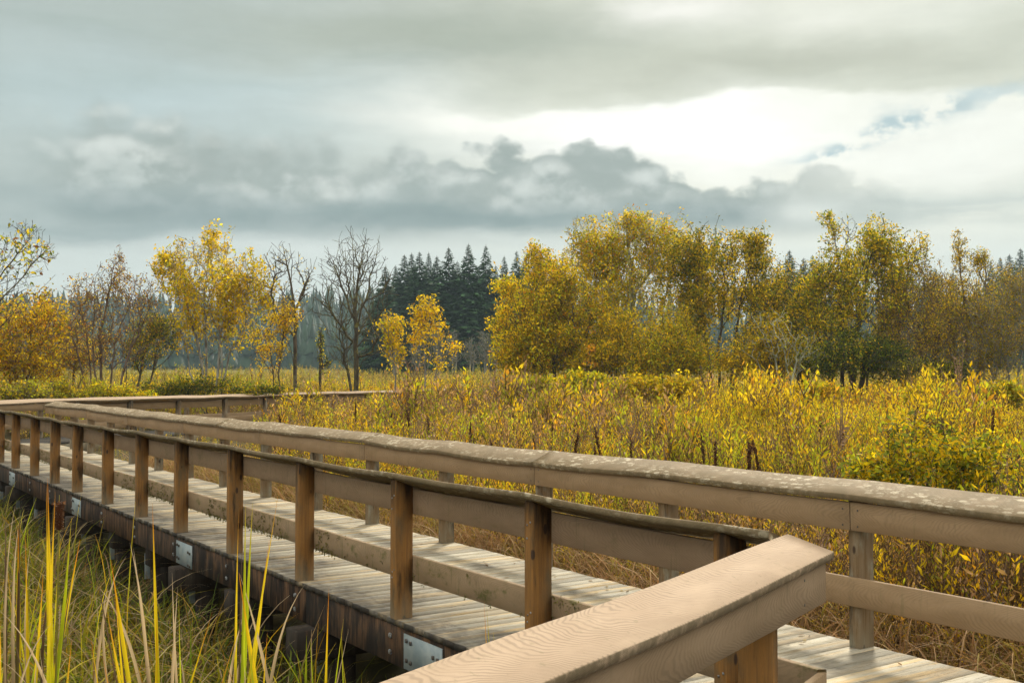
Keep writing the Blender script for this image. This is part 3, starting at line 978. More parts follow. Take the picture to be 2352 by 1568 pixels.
tree('willow_tree', 'tallest domed olive-gold willow in the middle of the big willow clump', 'tree', 1450, 49,
     [[(1440, 880), (1430, 780), (1400, 670), (1370, 580)], [(1450, 880), (1452, 770), (1450, 640), (1440, 540)], [(1460, 880), (1490, 780), (1530, 680), (1550, 580)], [(1435, 880), (1390, 800), (1350, 720), (1330, 650)], [(1470, 880), (1520, 800), (1570, 730)]],
     [(1380, 570, 75, 70, 3), (1450, 545, 60, 60, 2), (1530, 570, 75, 70, 3), (1400, 680, 110, 90, 3), (1530, 690, 110, 100, 3), (1450, 800, 130, 70, 3), (1445, 500, 22, 30, .3), (1340, 530, 45, 45, .8), (1350, 640, 90, 100, 3), (1455, 620, 110, 90, 3), (1380, 780, 110, 80, 3), (1540, 790, 90, 70, 2.2), (1500, 520, 50, 35, .8)], 2600, [OLI, GOLD, YEL, ORA, LIM], [3, 3, 2.6, .5, 2.6], 25000, .12, .10, 'bark_lichen', .0085, .13, 32, .15, dense_var=1.0)
tree('willow_tree', 'olive willow with a cluster of dark bare lower stems at the right of the clump', 'tree', 1655, 47,
     [[(1640, 880), (1625, 810), (1615, 740), (1600, 650)], [(1650, 880), (1650, 790), (1665, 690), (1660, 590)], [(1660, 880), (1690, 800), (1700, 700), (1720, 620)], [(1668, 880), (1700, 810), (1750, 720)], [(1645, 880), (1600, 820), (1590, 780)]],
     [(1610, 590, 70, 65, 2.4), (1680, 580, 60, 60, 2.0), (1740, 590, 35, 55, 1.1), (1640, 690, 90, 60, 2.5), (1730, 690, 60, 60, 1.6), (1590, 760, 60, 50, 1), (1740, 550, 35, 35, .6), (1660, 640, 110, 100, 3), (1760, 680, 50, 90, 1.4), (1600, 560, 70, 55, 1.8), (1560, 620, 60, 70, 1.2), (1600, 690, 60, 90, 1.5), (1740, 800, 70, 60, 1.8), (1590, 820, 60, 45, 1.3), (1680, 830, 70, 35, 1.0)], 1700, [OLI, GRN, GOLD, YEL], [3.5, 2.2, 2.8, 2.6], 20000, .12, .10, 'bark_dark', .0085, .075, 33, .15, dense_var=.6)
for px, Yt, sd, lab, pal, wts in ((1420, 45, 47, 'low golden willow thicket under the tallest willow', [GOLD, OLI, YEL], [3, 3, 2]),
                            (1540, 44, 48, 'low olive willow thicket left of the dark bare stems', [OLI, GOLD, LIM], [3, 3, 1.5]),
                            (1745, 45, 49, 'low yellow-olive thicket right of the dark bare stems', [OLI, YEL, GOLD], [3, 2, 2.5])):
    tree('shrub', lab, 'shrub', px, Yt, [[(px, 880), (px - 30, 820), (px - 60, 770)], [(px + 5, 880), (px + 30, 810), (px + 55, 760)], [(px, 880), (px, 800), (px + 5, 740)]],
         [(px, 800, 85, 60, 3), (px - 55, 830, 60, 40, 1.5), (px + 55, 825, 60, 45, 1.5), (px + 15, 750, 55, 45, 1)], 480, pal, wts, 6000, .11, .10, 'bark_moss', .008, .05, sd, .12)
tree('dead_tree', 'pale lichen-covered dead boughs arching out in front of the dark thicket', 'tree', 1800, 44,
     [[(1800, 885), (1780, 820), (1755, 770)], [(1800, 880), (1850, 800), (1890, 770)], [(1790, 885), (1740, 830), (1700, 800)], [(1810, 885), (1830, 830), (1860, 830)]],
     [(1800, 790, 80, 35, 2), (1770, 740, 50, 40, 1), (1850, 820, 60, 30, 1)], 170, [LIM, OLI], [1, 2], 500, .07, .06, 'bark_lichen', .010, .06, 34, beta=.3)
tree('tree', 'dark mossy dead-topped tree between the willows and the tall right-hand tree', 'tree', 1790, 48,
     [[(1850, 885), (1820, 780), (1780, 700), (1750, 640)], [(1850, 885), (1830, 760), (1800, 660), (1790, 610)]],
     [(1770, 670, 50, 50, 2), (1800, 740, 55, 60, 2), (1830, 640, 60, 50, 1.3), (1800, 720, 80, 110, 3), (1840, 820, 80, 50, 2)], 800, [OLI, GOLD, GRN, BRO], [3, 2, 2, 1], 9000, .08, .09, 'bark_dark', .010, .10, 35, beta=.4)
tree('tree', 'tall olive-leaved tree with bare crooked top twigs right of the willow clump', 'tree', 1950, 46,
     [[(1940, 885), (1935, 780), (1930, 680), (1925, 600), (1915, 530), (1900, 490)], [(1950, 885), (1965, 770), (1990, 650), (2010, 550)], [(1960, 885), (2010, 780), (2070, 670), (2100, 600)], [(1925, 600), (1950, 540), (1945, 490)], [(1935, 885), (1890, 800), (1860, 700)]],
     [(1940, 630, 80, 70, 3), (2020, 560, 50, 60, 2), (2070, 640, 65, 70, 2.4), (1870, 670, 60, 65, 1.8), (1980, 730, 120, 70, 3), (1930, 530, 55, 35, .35), (2100, 580, 35, 50, .8), (1900, 500, 28, 22, .15), (1960, 660, 110, 100, 3), (2060, 700, 100, 110, 3), (1870, 730, 80, 90, 2), (1980, 800, 130, 60, 2)], 2000, [OLI, GOLD, YEL, GRN, LIM], [3, 2.4, 2.4, 2, 1.8], 20000, .12, .10, 'bark_dark', .0085, .12, 36, .15, dense_var=.95)
tree('shrub', 'dark green thicket at the foot of the tall right-hand tree', 'shrub', 1960, 44,
     [[(1960, 885), (1950, 830), (1940, 790)], [(1980, 885), (2000, 820), (2010, 780)], [(1940, 885), (1900, 840), (1880, 800)]],
     [(1960, 810, 90, 55, 3), (2040, 830, 60, 45, 1.5), (1890, 830, 50, 40, 1)], 560, [DKG, GRN, OLI, GOLD], [4, 3, 2, .6], 9500, .10, .10, 'bark_dark', .009, .05, 37)
tree('tree', 'brownish olive tree leaning over the right-hand thicket', 'tree', 2120, 45,
     [[(2120, 885), (2115, 800), (2090, 720), (2080, 650)], [(2130, 885), (2150, 800), (2170, 720)], [(2125, 885), (2080, 830), (2050, 780)]],
     [(2110, 730, 90, 80, 3), (2060, 790, 60, 50, 1.2), (2150, 800, 70, 60, 2), (2130, 650, 60, 50, 1.3), (2120, 730, 110, 110, 3)], 1100, [OLI, BRO, GOLD, (.25, .19, .05)], [3, 2, 3, 3], 10500, .08, .10, 'bark_brown', .008, .08, 38)
tree('tree', 'sparse tree with one thin leafy spire near the right frame edge', 'tree', 2225, 46,
     [[(2225, 885), (2220, 790), (2215, 690), (2205, 600), (2200, 530)], [(2230, 885), (2255, 790), (2265, 680), (2262, 600)], [(2222, 885), (2190, 780), (2170, 690)]],
     [(2205, 580, 22, 50, .7), (2250, 600, 28, 30, .7), (2225, 690, 60, 60, 2.4), (2260, 770, 80, 70, 2.4), (2180, 720, 60, 80, 1.5), (2240, 690, 80, 90, 2.4)], 900, [OLI, GOLD, YEL, (.25, .19, .05)], [3, 2, 1, 2], 8000, .09, .08, 'bark_brown', .0085, .085, 39, .12, shell=.55)
tree('shrub', 'grey-brown twiggy thicket at the right frame edge', 'shrub', 2320, 44,
     [[(2320, 885), (2310, 800), (2290, 720)], [(2330, 885), (2350, 800), (2360, 700)], [(2310, 885), (2270, 830), (2240, 800)]],
     [(2320, 740, 75, 85, 3), (2270, 820, 80, 50, 2), (2350, 660, 60, 55, 1.3), (2200, 845, 70, 35, 1.2), (2300, 720, 100, 100, 3)], 1200, [BRO, OLI, (.24, .19, .06), GOLD], [3, 3, 3, 1.6], 11000, .075, .10, 'bark_grey', .0075, .05, 40)
tree('shrub', 'dark olive underbrush below the leaning brownish tree', 'shrub', 2100, 43,
     [[(2100, 888), (2090, 860), (2080, 830)], [(2120, 888), (2150, 850), (2160, 830)]],
     [(2090, 850, 70, 35, 2), (2180, 855, 60, 30, 1.4)], 330, [DKG, OLI, BRO], [3, 3, 1], 4200, .09, .08, 'bark_dark', .008, .04, 41)
tree('sapling', 'tiny sapling with a few orange leaves in front of the willow clump', 'tree', 1357, 38,
     [[(1357, 900), (1357, 840), (1354, 800)]], [(1355, 800, 10, 14, 1), (1345, 828, 12, 8, .6), (1364, 835, 8, 6, .4)], 14, [ORA, YEL], [2, 1], 46, .13, .05, 'bark_dark', .007, .012, 42)
# low shrubs left of centre
tree('shrub', 'dark green low shrub under the yellow tree', 'shrub', 480, 38,
     [[(480, 890), (470, 870), (460, 855)], [(490, 890), (520, 865), (540, 855)]], [(430, 888, 70, 18, 2), (545, 892, 60, 14, 1.0), (380, 897, 50, 18, 1), (490, 878, 40, 18, .8), (625, 895, 50, 13, .6), (340, 890, 26, 20, .4)], 420, [GRN, DKG, OLI, GOLD], [3, 2, 4, 1.4], 3800, .09, .08, 'bark_dark', .007, .025, 43, group='low shrubs behind the far railing')
tree('shrub', 'yellow-green low shrub behind the far railing at the left', 'shrub', 240, 36,
     [[(240, 905), (220, 890), (200, 880)], [(250, 905), (290, 885), (310, 878)]], [(190, 910, 55, 14, 1.4), (262, 902, 40, 18, 1.2), (330, 913, 40, 12, 1), (140, 898, 20, 22, .6), (225, 892, 12, 18, .2)], 420, [LIM, YEL, GOLD, OLI], [3, 2, 1.5, 3], 3000, .09, .08, 'bark_dark', .007, .025, 44, group='low shrubs behind the far railing')
tree('shrub', 'greyish green low shrub behind the far railing at the left frame edge', 'shrub', 60, 35,
     [[(60, 910), (40, 895), (30, 885)], [(70, 910), (110, 890), (120, 885)]], [(20, 908, 50, 17, 2), (100, 912, 40, 13, 1.2), (65, 897, 20, 24, .7), (-10, 890, 24, 22, .5)], 400, [OLI, LIM, GOLD, (.2, .17, .06)], [3, 2, 1.5, 3], 2800, .09, .08, 'bark_dark', .007, .025, 45, group='low shrubs behind the far railing')
for i, (px, py, rx, ry, Y, lab, pal, wts) in enumerate([
        (1235, 880, 55, 28, 33, 'lime-yellow willow shrub in front of the left willow lobe', [LIM, YEL, GOLD], [4, 3, 1]),
        (1330, 872, 60, 30, 36, 'bright yellow-green shrub below the orange-leaved tiny sapling', [LIM, YEL, GRN], [4, 3, 1]),
        (1460, 880, 60, 30, 34, 'yellow-gold shrub in front of the tallest willow', [YEL, GOLD, LIM], [4, 3, 2]),
        (1560, 884, 55, 30, 33, 'gold shrub left of the dark bare willow stems', [GOLD, OLI, YEL], [4, 1, 3]),
        (1885, 890, 40, 26, 31, 'gold shrub in front of the dark green thicket', [GOLD, OLI, YEL], [4, 1, 2]),
        (2140, 900, 60, 30, 28, 'yellow shrub in front of the dark olive underbrush', [YEL, GOLD, LIM], [4, 2, 2]),
        (2300, 905, 60, 32, 27, 'gold-green shrub near the right frame edge before the twiggy thicket', [GOLD, LIM, OLI], [3, 3, 2])]):
    rx, ry, py = rx * (1.1 + .5 * ((i * 37) % 10) / 10), ry * (.55 + .5 * ((i * 53) % 10) / 10), py + 4
    pal = [tuple(q * .8 for q in p) for p in pal] + [OLI]; wts = wts + [2]
    tree('shrub', lab, 'shrub', px, Y, [[(px, py + 60), (px - rx * .3, py + 10), (px - rx * .4, py - ry * .5)], [(px + 4, py + 60), (px + rx * .2, py + 10), (px + rx * .3, py - ry * .6)], [(px, py + 60), (px, py), (px + 2, py - ry)]],
         [(px, py, rx, ry, 2), (px - rx * .4, py + 15, rx * .6, ry, 1), (px + rx * .45, py + 12, rx * .6, ry, 1)], 200, pal, wts, int(700 + 1100 * (rx / 60) ** 2 * (1 if Y > 20 else .5)), .0026 * Y + .02, .0014 * Y + .02, 'bark_brown', .0025 + .00008 * Y, .02, 200 + i, group='yellow shrubs rising from the meadow', shell=.6, dense_var=1.0)
# the willow bush close by at the right
tree('willow_bush', 'big leafy yellow-green bush with dark upright stems close behind the right railing', 'bush', 2100, 10.5,
     [[(2060, 1230), (2050, 1120), (2040, 1020)], [(2080, 1230), (2090, 1100), (2100, 980)], [(2120, 1230), (2150, 1100), (2170, 1000)], [(2150, 1230), (2200, 1110), (2240, 1030)], [(2180, 1230), (2260, 1130), (2310, 1060)], [(2040, 1230), (2000, 1130), (1975, 1060)], [(2200, 1230), (2320, 1150), (2380, 1080)]],
     [(2110, 1010, 90, 70, 2.4), (2210, 1050, 90, 60, 2.2), (2060, 1080, 80, 60, 1.6), (2300, 1110, 80, 50, 1.6), (2160, 1130, 150, 60, 2.5), (2120, 955, 26, 34, .4), (1985, 1075, 40, 40, .7), (2340, 1050, 50, 60, .9), (2190, 985, 24, 40, .4), (2050, 1010, 24, 40, .4), (2270, 1010, 24, 40, .4)], 560, [LIM, YEL, (.22, .24, .03), GRN, GOLD], [2, 2.6, 3, 1.4, 2.4], 3300, .062, .05, 'bark_dark', .0025, .016, 46, .1, group='bushes by the boardwalk', asp=.42, dense_var=.8)

# =================================================================== conifers
def conifer_mesh(seed, h=20.0, r=3.2):
    R = np.random.default_rng(seed)
    tb = MB(); tb.smooth = True
    A = np.array([[0, 0, -1.0], [0, 0, h * .5], [0, 0, h]]); tubes(tb, A, np.array([-1, 0, 1]), np.array([.34, .2, .03]), 6)
    mb = MB()
    z = h * .035
    while z < h * .995:
        f = z / h
        rad = r * (1 - f) ** .92 * (1.0 if f > .2 else .55 + f * 2.2) * R.uniform(.8, 1.15) + .06
        nb = int(9 + 7 * (1 - f))
        for k in range(nb):
            a = R.uniform(0, 6.283); L = rad * R.uniform(.62, 1.12)
            m_ = max(4, int(L * 5.5))
            u = np.sort(R.random(m_)) ** .8
            dr = np.array([math.cos(a), math.sin(a), 0])
            sd = np.array([-dr[1], dr[0], 0])
            droop = -.32 * (1 - f) - .05
            tipup = .16
            P = np.outer(u * L, dr) + np.array([0, 0, z]) + np.outer(droop * u * L + tipup * L * u ** 3, [0, 0, 1])
            sg = R.choice([-1, 1], m_)
            d = norm(dr * R.uniform(.5, 1.2, (m_, 1)) + sd * (sg * R.uniform(.3, 1.1, m_))[:, None] + np.array([0, 0, -.45]) * R.uniform(.3, 1.3, (m_, 1)))
            nr = norm(np.array([0, 0, 1.]) + R.normal(0, .45, (m_, 3)))
            base = np.array([.021, .053, .021]) * R.uniform(.7, 1.5)
            c = base * R.uniform(.7, 1.4, (m_, 1)) + (u * .014)[:, None] * np.array([.7, 1, .3])
            leaves(mb, P, d, R.uniform(.5, 1.05, m_) * (.16 + .84 * min(1.0, (1 - f) * 2.6)), .55, c, R, nrm=nr)
        z += .20 * (1 - f) + .13
    mb.add([(-.05, 0, h * .96), (.05, 0, h * .96), (0, .02, h * 1.012), (0, -.02, h * 1.0)], [(0, 1, 2, 3)], c=(.03, .05, .025))
    mb2 = mb
    return tb, mb2


conif = []
for sd, hh, rr in ((1, 20, 4.9), (2, 20, 4.0), (3, 20, 4.5), (4, 20, 3.6)):
    tb, mb = conifer_mesh(sd, hh, rr)
    root = empty('fir_tree')
    tb.build('trunk', M['bark_dark'], root); mb.build('crown', M['needle'], root)
    conif.append(root)
# (px, top py, distance, kind, label)
firs = [(884, 612, 150, 1, 'shortest dark fir at the left end of the central fir stand'),
        (868, 660, 146, 2, 'low dark fir at the left foot of the central fir stand'),
        (908, 610, 162, 3, 'dark fir just right of the shortest one in the central stand'),
        (928, 585, 158, 0, 'dark fir, left one of the close pair in the central fir stand'),
        (945, 581, 165, 1, 'dark fir, right one of the close pair in the central fir stand'),
        (963, 578, 152, 2, 'broad dark fir behind the golden sapling top'),
        (984, 580, 160, 3, 'narrow dark fir left of the broad middle one in the central stand'),
        (1003, 588, 156, 1, 'slightly lower dark fir at the dip in the middle of the central stand'),
        (1030, 568, 150, 0, 'broad dark fir left of the two tallest in the central stand'),
        (1050, 600, 164, 2, 'dark fir behind and between the tall ones of the central stand'),
        (1076, 560, 149, 0, 'tallest dark fir in the central fir stand'),
        (1095, 610, 160, 1, 'dark fir low in the gap beside the tallest fir'),
        (1116, 563, 151, 2, 'second tallest dark fir, right neighbour of the tallest in the stand'),
        (1138, 610, 158, 3, 'dark fir right of the two tallest, set back in the stand'),
        (1158, 588, 155, 1, 'dark fir with a thin spire near the right end of the central stand'),
        (1187, 576, 152, 2, 'dark fir close to the golden edge of the willow clump'),
        (1206, 590, 160, 3, 'dark fir half hidden behind the willow clump edge'),
        (1238, 580, 158, 0, 'dark fir mostly hidden behind the upper left of the willow clump'),
        (1815, 574, 150, 1, 'hazy fir whose spire shows between the willows and the right-hand tree'),
        (1848, 592, 160, 2, 'hazy fir just right of the spire behind the right-hand tree'),
        (1868, 585, 164, 3, 'hazy fir half hidden by the dead-topped tree'),
        (2150, 615, 190, 0, 'hazy distant fir rising left of the thin leafy spire'),
        (2192, 625, 195, 2, 'hazy distant fir behind the thin leafy spire'),
        (2278, 600, 185, 1, 'hazy distant fir right of the thin leafy spire'),
        (2300, 590, 190, 3, 'hazy distant fir, left of the three at the right frame edge'),
        (2322, 584, 180, 2, 'hazy distant fir, middle of the three at the right frame edge'),
        (2347, 570, 178, 0, 'hazy distant fir, tallest at the right frame edge')]
R = np.random.default_rng(77)
for i, (px, py, Y, kd, lab) in enumerate(firs):
    src = conif[kd]
    first = src.get('label') is None
    o = src if first else src.copy()
    if not first:
        COL.objects.link(o)
        for ch in src.children:
            c = ch.copy(); COL.objects.link(c); c.parent = o
    X = (px - 1176) / F * Y; z0 = float(tz(X, Y)) - .3
    top = at(px, py, Y)[2]
    sc = (top - z0) / 20.0
    o.location = (X, Y, z0); o.scale = (sc * R.uniform(1.05, 1.45),) * 2 + (sc,)
    o.rotation_euler = (0, 0, R.uniform(0, 6.28))
    tag(o, lab, 'fir tree', 'firs behind the meadow')

# pale bare trees at the foot of the firs
pale = [(1005, 745, 'grey leafless tree, leftmost of those at the foot of the fir stand'), (1040, 760, 'grey leafless tree left of the middle of the fir stand foot'),
        (1080, 775, 'short grey leafless tree in the middle of the fir stand foot'), (1112, 755, 'grey leafless tree right of the middle of the fir stand foot'),
        (1140, 790, 'grey leafless tree at the right end of the fir stand foot'), (905, 790, 'grey leafless tree at the fir stand foot behind the golden sapling'), (955, 780, 'grey leafless tree between the two golden saplings')]
for i, (px, py, lab) in enumerate(pale):
    hgt = 850 - py
    tree('bare_tree', lab, 'tree', px, 138, [[(px, 853), (px + 2, 853 - hgt * .5), (px - 2, py + hgt * .12)], [(px + 2, 853), (px + 9, 853 - hgt * .45), (px + 12, py + hgt * .3)]],
         [(px, py + hgt * .35, 17, hgt * .36, 2), (px + 6, py + hgt * .65, 20, hgt * .25, 1)], 190, [(.2, .17, .07), (.15, .13, .06)], [1, 1], 260, .22, .2, 'bark_grey', .022, .12, 60 + i, .1, group='grey bare trees at the foot of the firs')

# =================================================================== far wood on the rise
R = np.random.default_rng(5)
n = 2400
Y = R.uniform(300, 540, n) ; X = R.uniform(-.52, .52, n) * Y
keep = (X < -.02 * Y) | (R.random(n) < .5)
X, Y = X[keep], Y[keep]; n = len(X)
Z = tz(X, Y)
hh = R.uniform(8, 17, n); rr = hh * R.uniform(.16, .26, n)
mb = MB()
S = 7
for lvl, (z0, z1, k) in enumerate(((.05, .55, 1.0), (.3, .8, .7), (.58, 1.0, .42))):
    th = np.arange(S) * 6.283 / S + lvl
    rj = rr[:, None] * k * R.uniform(.6, 1.25, (n, S))
    ring = np.stack([X[:, None] + np.cos(th) * rj, Y[:, None] + np.sin(th) * rj, (Z + hh * z0)[:, None] + R.uniform(-.5, .5, (n, S))], 2)
    top = np.stack([X, Y, Z + hh * z1], 1)[:, None]
    V = np.concatenate([ring, top], 1)
    T = np.array([(k2, (k2 + 1) % S, S) for k2 in range(S)])
    T = (T[None] + (np.arange(n) * (S + 1))[:, None, None]).reshape(-1, 3)
    c = np.repeat(np.array([[.022, .042, .022]]) * R.uniform(.6, 1.5, (n, 1)), S + 1, 0)
    mb.add(V.reshape(-1, 3), t=T, c=c)
tag(mb.build('far_wood', M['needle']), 'blue hazy wood on the distant rise behind the left trees', 'wood', None, 'stuff')

# =================================================================== meadow
def stalk_proto(seed, nleaf, h, ll, asp, up, branches=0, stemw=.004):
    R = np.random.default_rng(seed)
    P, d, L, isl = [], [], [], []
    lines = [(np.zeros(3), np.array([R.normal(0, .07), R.normal(0, .07), 1.0]) * h)]
    for k in range(branches):
        f = R.uniform(.25, .8); a = R.uniform(0, 6.28); ln = h * R.uniform(.25, .5) * (1.1 - f * .6)
        p0 = lines[0][1] * f
        lines.append((p0, p0 + np.array([math.cos(a) * .45, math.sin(a) * .45, .9]) * ln))
    tot = sum(np.linalg.norm(q - p) for p, q in lines)
    V, Q = [], []
    mb = MB()
    for p, q in lines:
        l = np.linalg.norm(q - p); n = max(4, int(nleaf * l / tot))
        f = np.linspace(.22 if p[2] == 0 else .1, 1, n) + R.normal(0, .02, n)
        a = np.arange(n) * 2.4 + R.normal(0, .3, n)
        pp = p + (q - p) * f[:, None]
        el = up + R.normal(0, .18, n) + (f - .5) * .5
        dd = np.stack([np.cos(a) * np.cos(el), np.sin(a) * np.cos(el), np.sin(el)], 1)
        leaves(mb, pp, dd, ll * R.uniform(.6, 1.2, n) * (1.15 - .5 * f), asp, np.ones((n, 3)), R, nrm=np.tile([0, 0, 1.], (n, 1)) + R.normal(0, .35, (n, 3)))
        for s in (np.array([stemw, 0, 0]), np.array([0, stemw, 0])):
            mb.add([p - s, p + s, q + s * .4, q - s * .4], [(0, 1, 2, 3)], c=np.zeros((4, 3)))
    V = np.concatenate(mb.v); C = np.concatenate(mb.c); Q = np.concatenate(mb.q)
    return V, C[:, 0], Q


def scatter(mb, protos, X, Y, Z, S, lean, col, stemcol, R, jit=.22, second=None):
    n = len(X)
    which = R.integers(0, len(protos), n)
    for k, (V, isl, Q) in enumerate(protos):
        j = np.where(which == k)[0]
        if not len(j): continue
        a = R.uniform(0, 6.283, len(j)); c, s = np.cos(a)[:, None], np.sin(a)[:, None]
        sc = S[j][:, None]
        x = (V[None, :, 0] * c - V[None, :, 1] * s) * sc; y = (V[None, :, 0] * s + V[None, :, 1] * c) * sc; z = V[None, :, 2] * sc
        lx = R.normal(0, lean, (len(j), 1)); ly = R.normal(0, lean, (len(j), 1))
        W = np.stack([x + lx * z + X[j][:, None], y + ly * z + Y[j][:, None], z + Z[j][:, None]], 2)
        QQ = (Q[None] + (np.arange(len(j)) * len(V))[:, None, None]).reshape(-1, 4)
        nl = len(V) // 4
        lj = np.repeat(R.uniform(1 - jit, 1 + jit, (len(j), nl)), 4, 1)
        base = np.repeat(col[j][:, None, :], len(V), 1)
        if second is not None:
            m_ = np.repeat(R.random((len(j), nl)) < .3, 4, 1)
            base = np.where(m_[..., None], second[j][:, None, :], base)
        # lower leaves browner
        C = np.where(isl[None, :, None] > .5, base * lj[..., None], np.array(stemcol)[None, None])
        mb.add(W.reshape(-1, 3), QQ, c=C.reshape(-1, 3))


R = np.random.default_rng(21)
PROTO_NEAR = [stalk_proto(100 + i, 50, 1.0, .085, .26, .75, 2 + i % 3) for i in range(6)]
PROTO_FAR = [stalk_proto(120 + i, 26, 1.0, .125, .36, .75, 2 + i % 2, .006) for i in range(5)]
PROTO_FINE = [stalk_proto(160 + i, 64, 1.0, .042, .42, .7, 7 + i % 3, .0035) for i in range(6)]
PROTO_DRY = [stalk_proto(140 + i, 30, 1.0, .04, .5, .6, 5 + i % 3, .005) for i in range(5)]


def meadow_points(n, y0, y1, power):
    u = R.random(n)
    Y = (y0 ** power + u * (y1 ** power - y0 ** power)) ** (1 / power)
    X = R.uniform(-.53, .53, n) * (Y + 3)
    s = X * N1[0] + Y * N1[1] - dL
    P = np.stack([X, Y], 1)
    sd = sd_walk(P)
    return X, Y, s, sd


def palette(X, Y):
    """which colour the plants have here: drifts of yellow, lime, orange, olive and dry mauve-brown"""
    n = len(X)
    a = fbm(X * .22 + 3, Y * .13, 31); b_ = fbm(X * .5, Y * .3 + 9, 37); c_ = fbm(X * 1.3, Y * .8, 41)
    pal = np.array([(.36, .36, .014), (.58, .41, .012), GOLD, (.50, .24, .014), OLI, (.40, .235, .075), (.30, .175, .085)])
    az = X / np.maximum(Y, 1)
    w = np.stack([1.0 + 4.2 * ss(b_, .52, .7), 1.6 + 4 * ss(a, .45, .65), 1.9 + 3 * ss(c_, .5, .7), 1.2 + 3.6 * ss(a, .55, .75) * ss(c_, .4, .6),
                  1.1 + 3.4 * ss(b_, .5, .3) + 2.5 * ss(az, -.12, -.32), .5 + 3.5 * ss(a, .52, .35), .5 + 3.5 * ss(a, .50, .33) * ss(c_, .35, .6)], 1)
    w = w ** 1.5
    w[:, 3] *= ss(az, -.3, -.1); w[:, 0] += 2 * ss(az, -.1, -.3)
    w /= w.sum(1, keepdims=True)
    cum = w.cumsum(1); r = R.random((n, 1))
    i = (r > cum).sum(1).clip(0, 6)
    r = R.random((n, 1)); i2 = (r > cum).sum(1).clip(0, 6)
    lum = (.82 + .72 * fbm(X * .45, Y * .22, 95))[:, None]
    return pal[i] * R.uniform(.75, 1.25, (n, 1)) * lum, pal[i2] * R.uniform(.75, 1.25, (n, 1)) * lum, a


def sd_far(X, Y):
    return -((X - END_R[0]) * N3[0] + (Y - END_R[1]) * N3[1]) - WID      # beyond the distant leg


def tallness(X, Y, sd):
    az = X / np.maximum(Y, 1)
    t = .55 + .80 * fbm(X * .34, Y * .25, 51) + .55 * ss(fbm(X * .9, Y * .5, 53), .62, .75)
    t = t * (.36 + .66 * np.maximum(ss(az, -.245, -.205), ss(sd_far(X, Y), .5, 3.0))) * (1 + .35 * (fbm(X * 1.1, Y * .6, 57) - .5) * 2)          # shorter towards the left
    t = t * (.45 + .55 * ss(sd, .3, 1.6))
    return t


mb = MB()
X, Y, s, sd = meadow_points(9500, 6.5, 26, 1.35)
ok = (sd > .55) & (s > WID) & (R.random(len(X)) < ss(sd, .3, 1.5) + .1)
X, Y, sd = X[ok], Y[ok], sd[ok]
c1, c2, a = palette(X, Y)
scatter(mb, PROTO_NEAR, X, Y, tz(X, Y), tallness(X, Y, sd) * R.uniform(.8, 1.2, len(X)), .09, c1, (.12, .075, .035), R, second=c2)
X, Y, s, sd = meadow_points(17000, 20, 60, 1.2)
ok = (sd > .6) & ((s > WID) | (Y > 33))
X, Y, sd = X[ok], Y[ok], sd[ok]
c1, c2, a = palette(X, Y)
scatter(mb, PROTO_FAR, X, Y, tz(X, Y), tallness(X, Y, sd) * R.uniform(.8, 1.25, len(X)), .08, c1, (.12, .08, .035), R, second=c2)
X, Y, s, sd = meadow_points(15000, 56, 170, 1.2)
c1, c2, a = palette(X, Y)
c1 = c1 * .5 + np.array([.26, .22, .06]) * .5
scatter(mb, PROTO_FAR, X, Y, tz(X, Y), tallness(X, Y, Y) * R.uniform(.9, 1.3, len(X)), .08, c1, (.12, .08, .035), R)
X, Y, s, sd = meadow_points(12500, 7, 46, 1.25)
ok = (sd > .55) & ((s > WID) | (Y > 33))
X, Y, sd = X[ok], Y[ok], sd[ok]
c1, c2, a = palette(X + 40, Y)
fb = fbm(X * .4, Y * .3, 87)
c1 = c1 * .6 + np.array([[.58, .30, .025]]) * .4 * (.7 + .6 * fb[:, None])
c2 = c2 * .6 + np.array([[.36, .22, .07]]) * .4
scatter(mb, PROTO_FINE, X, Y, tz(X, Y), tallness(X, Y, sd) * R.uniform(.7, 1.15, len(X)), .12, c1, (.14, .085, .04), R, second=c2)
tag(mb.build('meadow_plants', M['leaf']), 'yellow, orange and lime leafy plants filling the meadow', 'meadow plants', None, 'stuff')

mb = MB()
X, Y, s, sd = meadow_points(6500, 7, 48, 1.2)
aa = fbm(X * .22 + 3, Y * .13, 31)
ok = (sd > .8) & ((s > WID) | (Y > 34)) & (R.random(len(X)) < .25 + ss(aa, .55, .35))
X, Y, sd = X[ok], Y[ok], sd[ok]
col = pick(R, [(.26, .17, .10), (.34, .24, .14), (.19, .12, .08)], len(X))
scatter(mb, PROTO_DRY, X, Y, tz(X, Y), tallness(X, Y, sd) * R.uniform(.95, 1.3, len(X)), .10, col, (.20, .13, .08), R)
tag(mb.build('dry_stalks', M['leaf']), 'thin mauve-brown dry stalks among the yellow meadow plants', 'dry stalks', None, 'stuff')

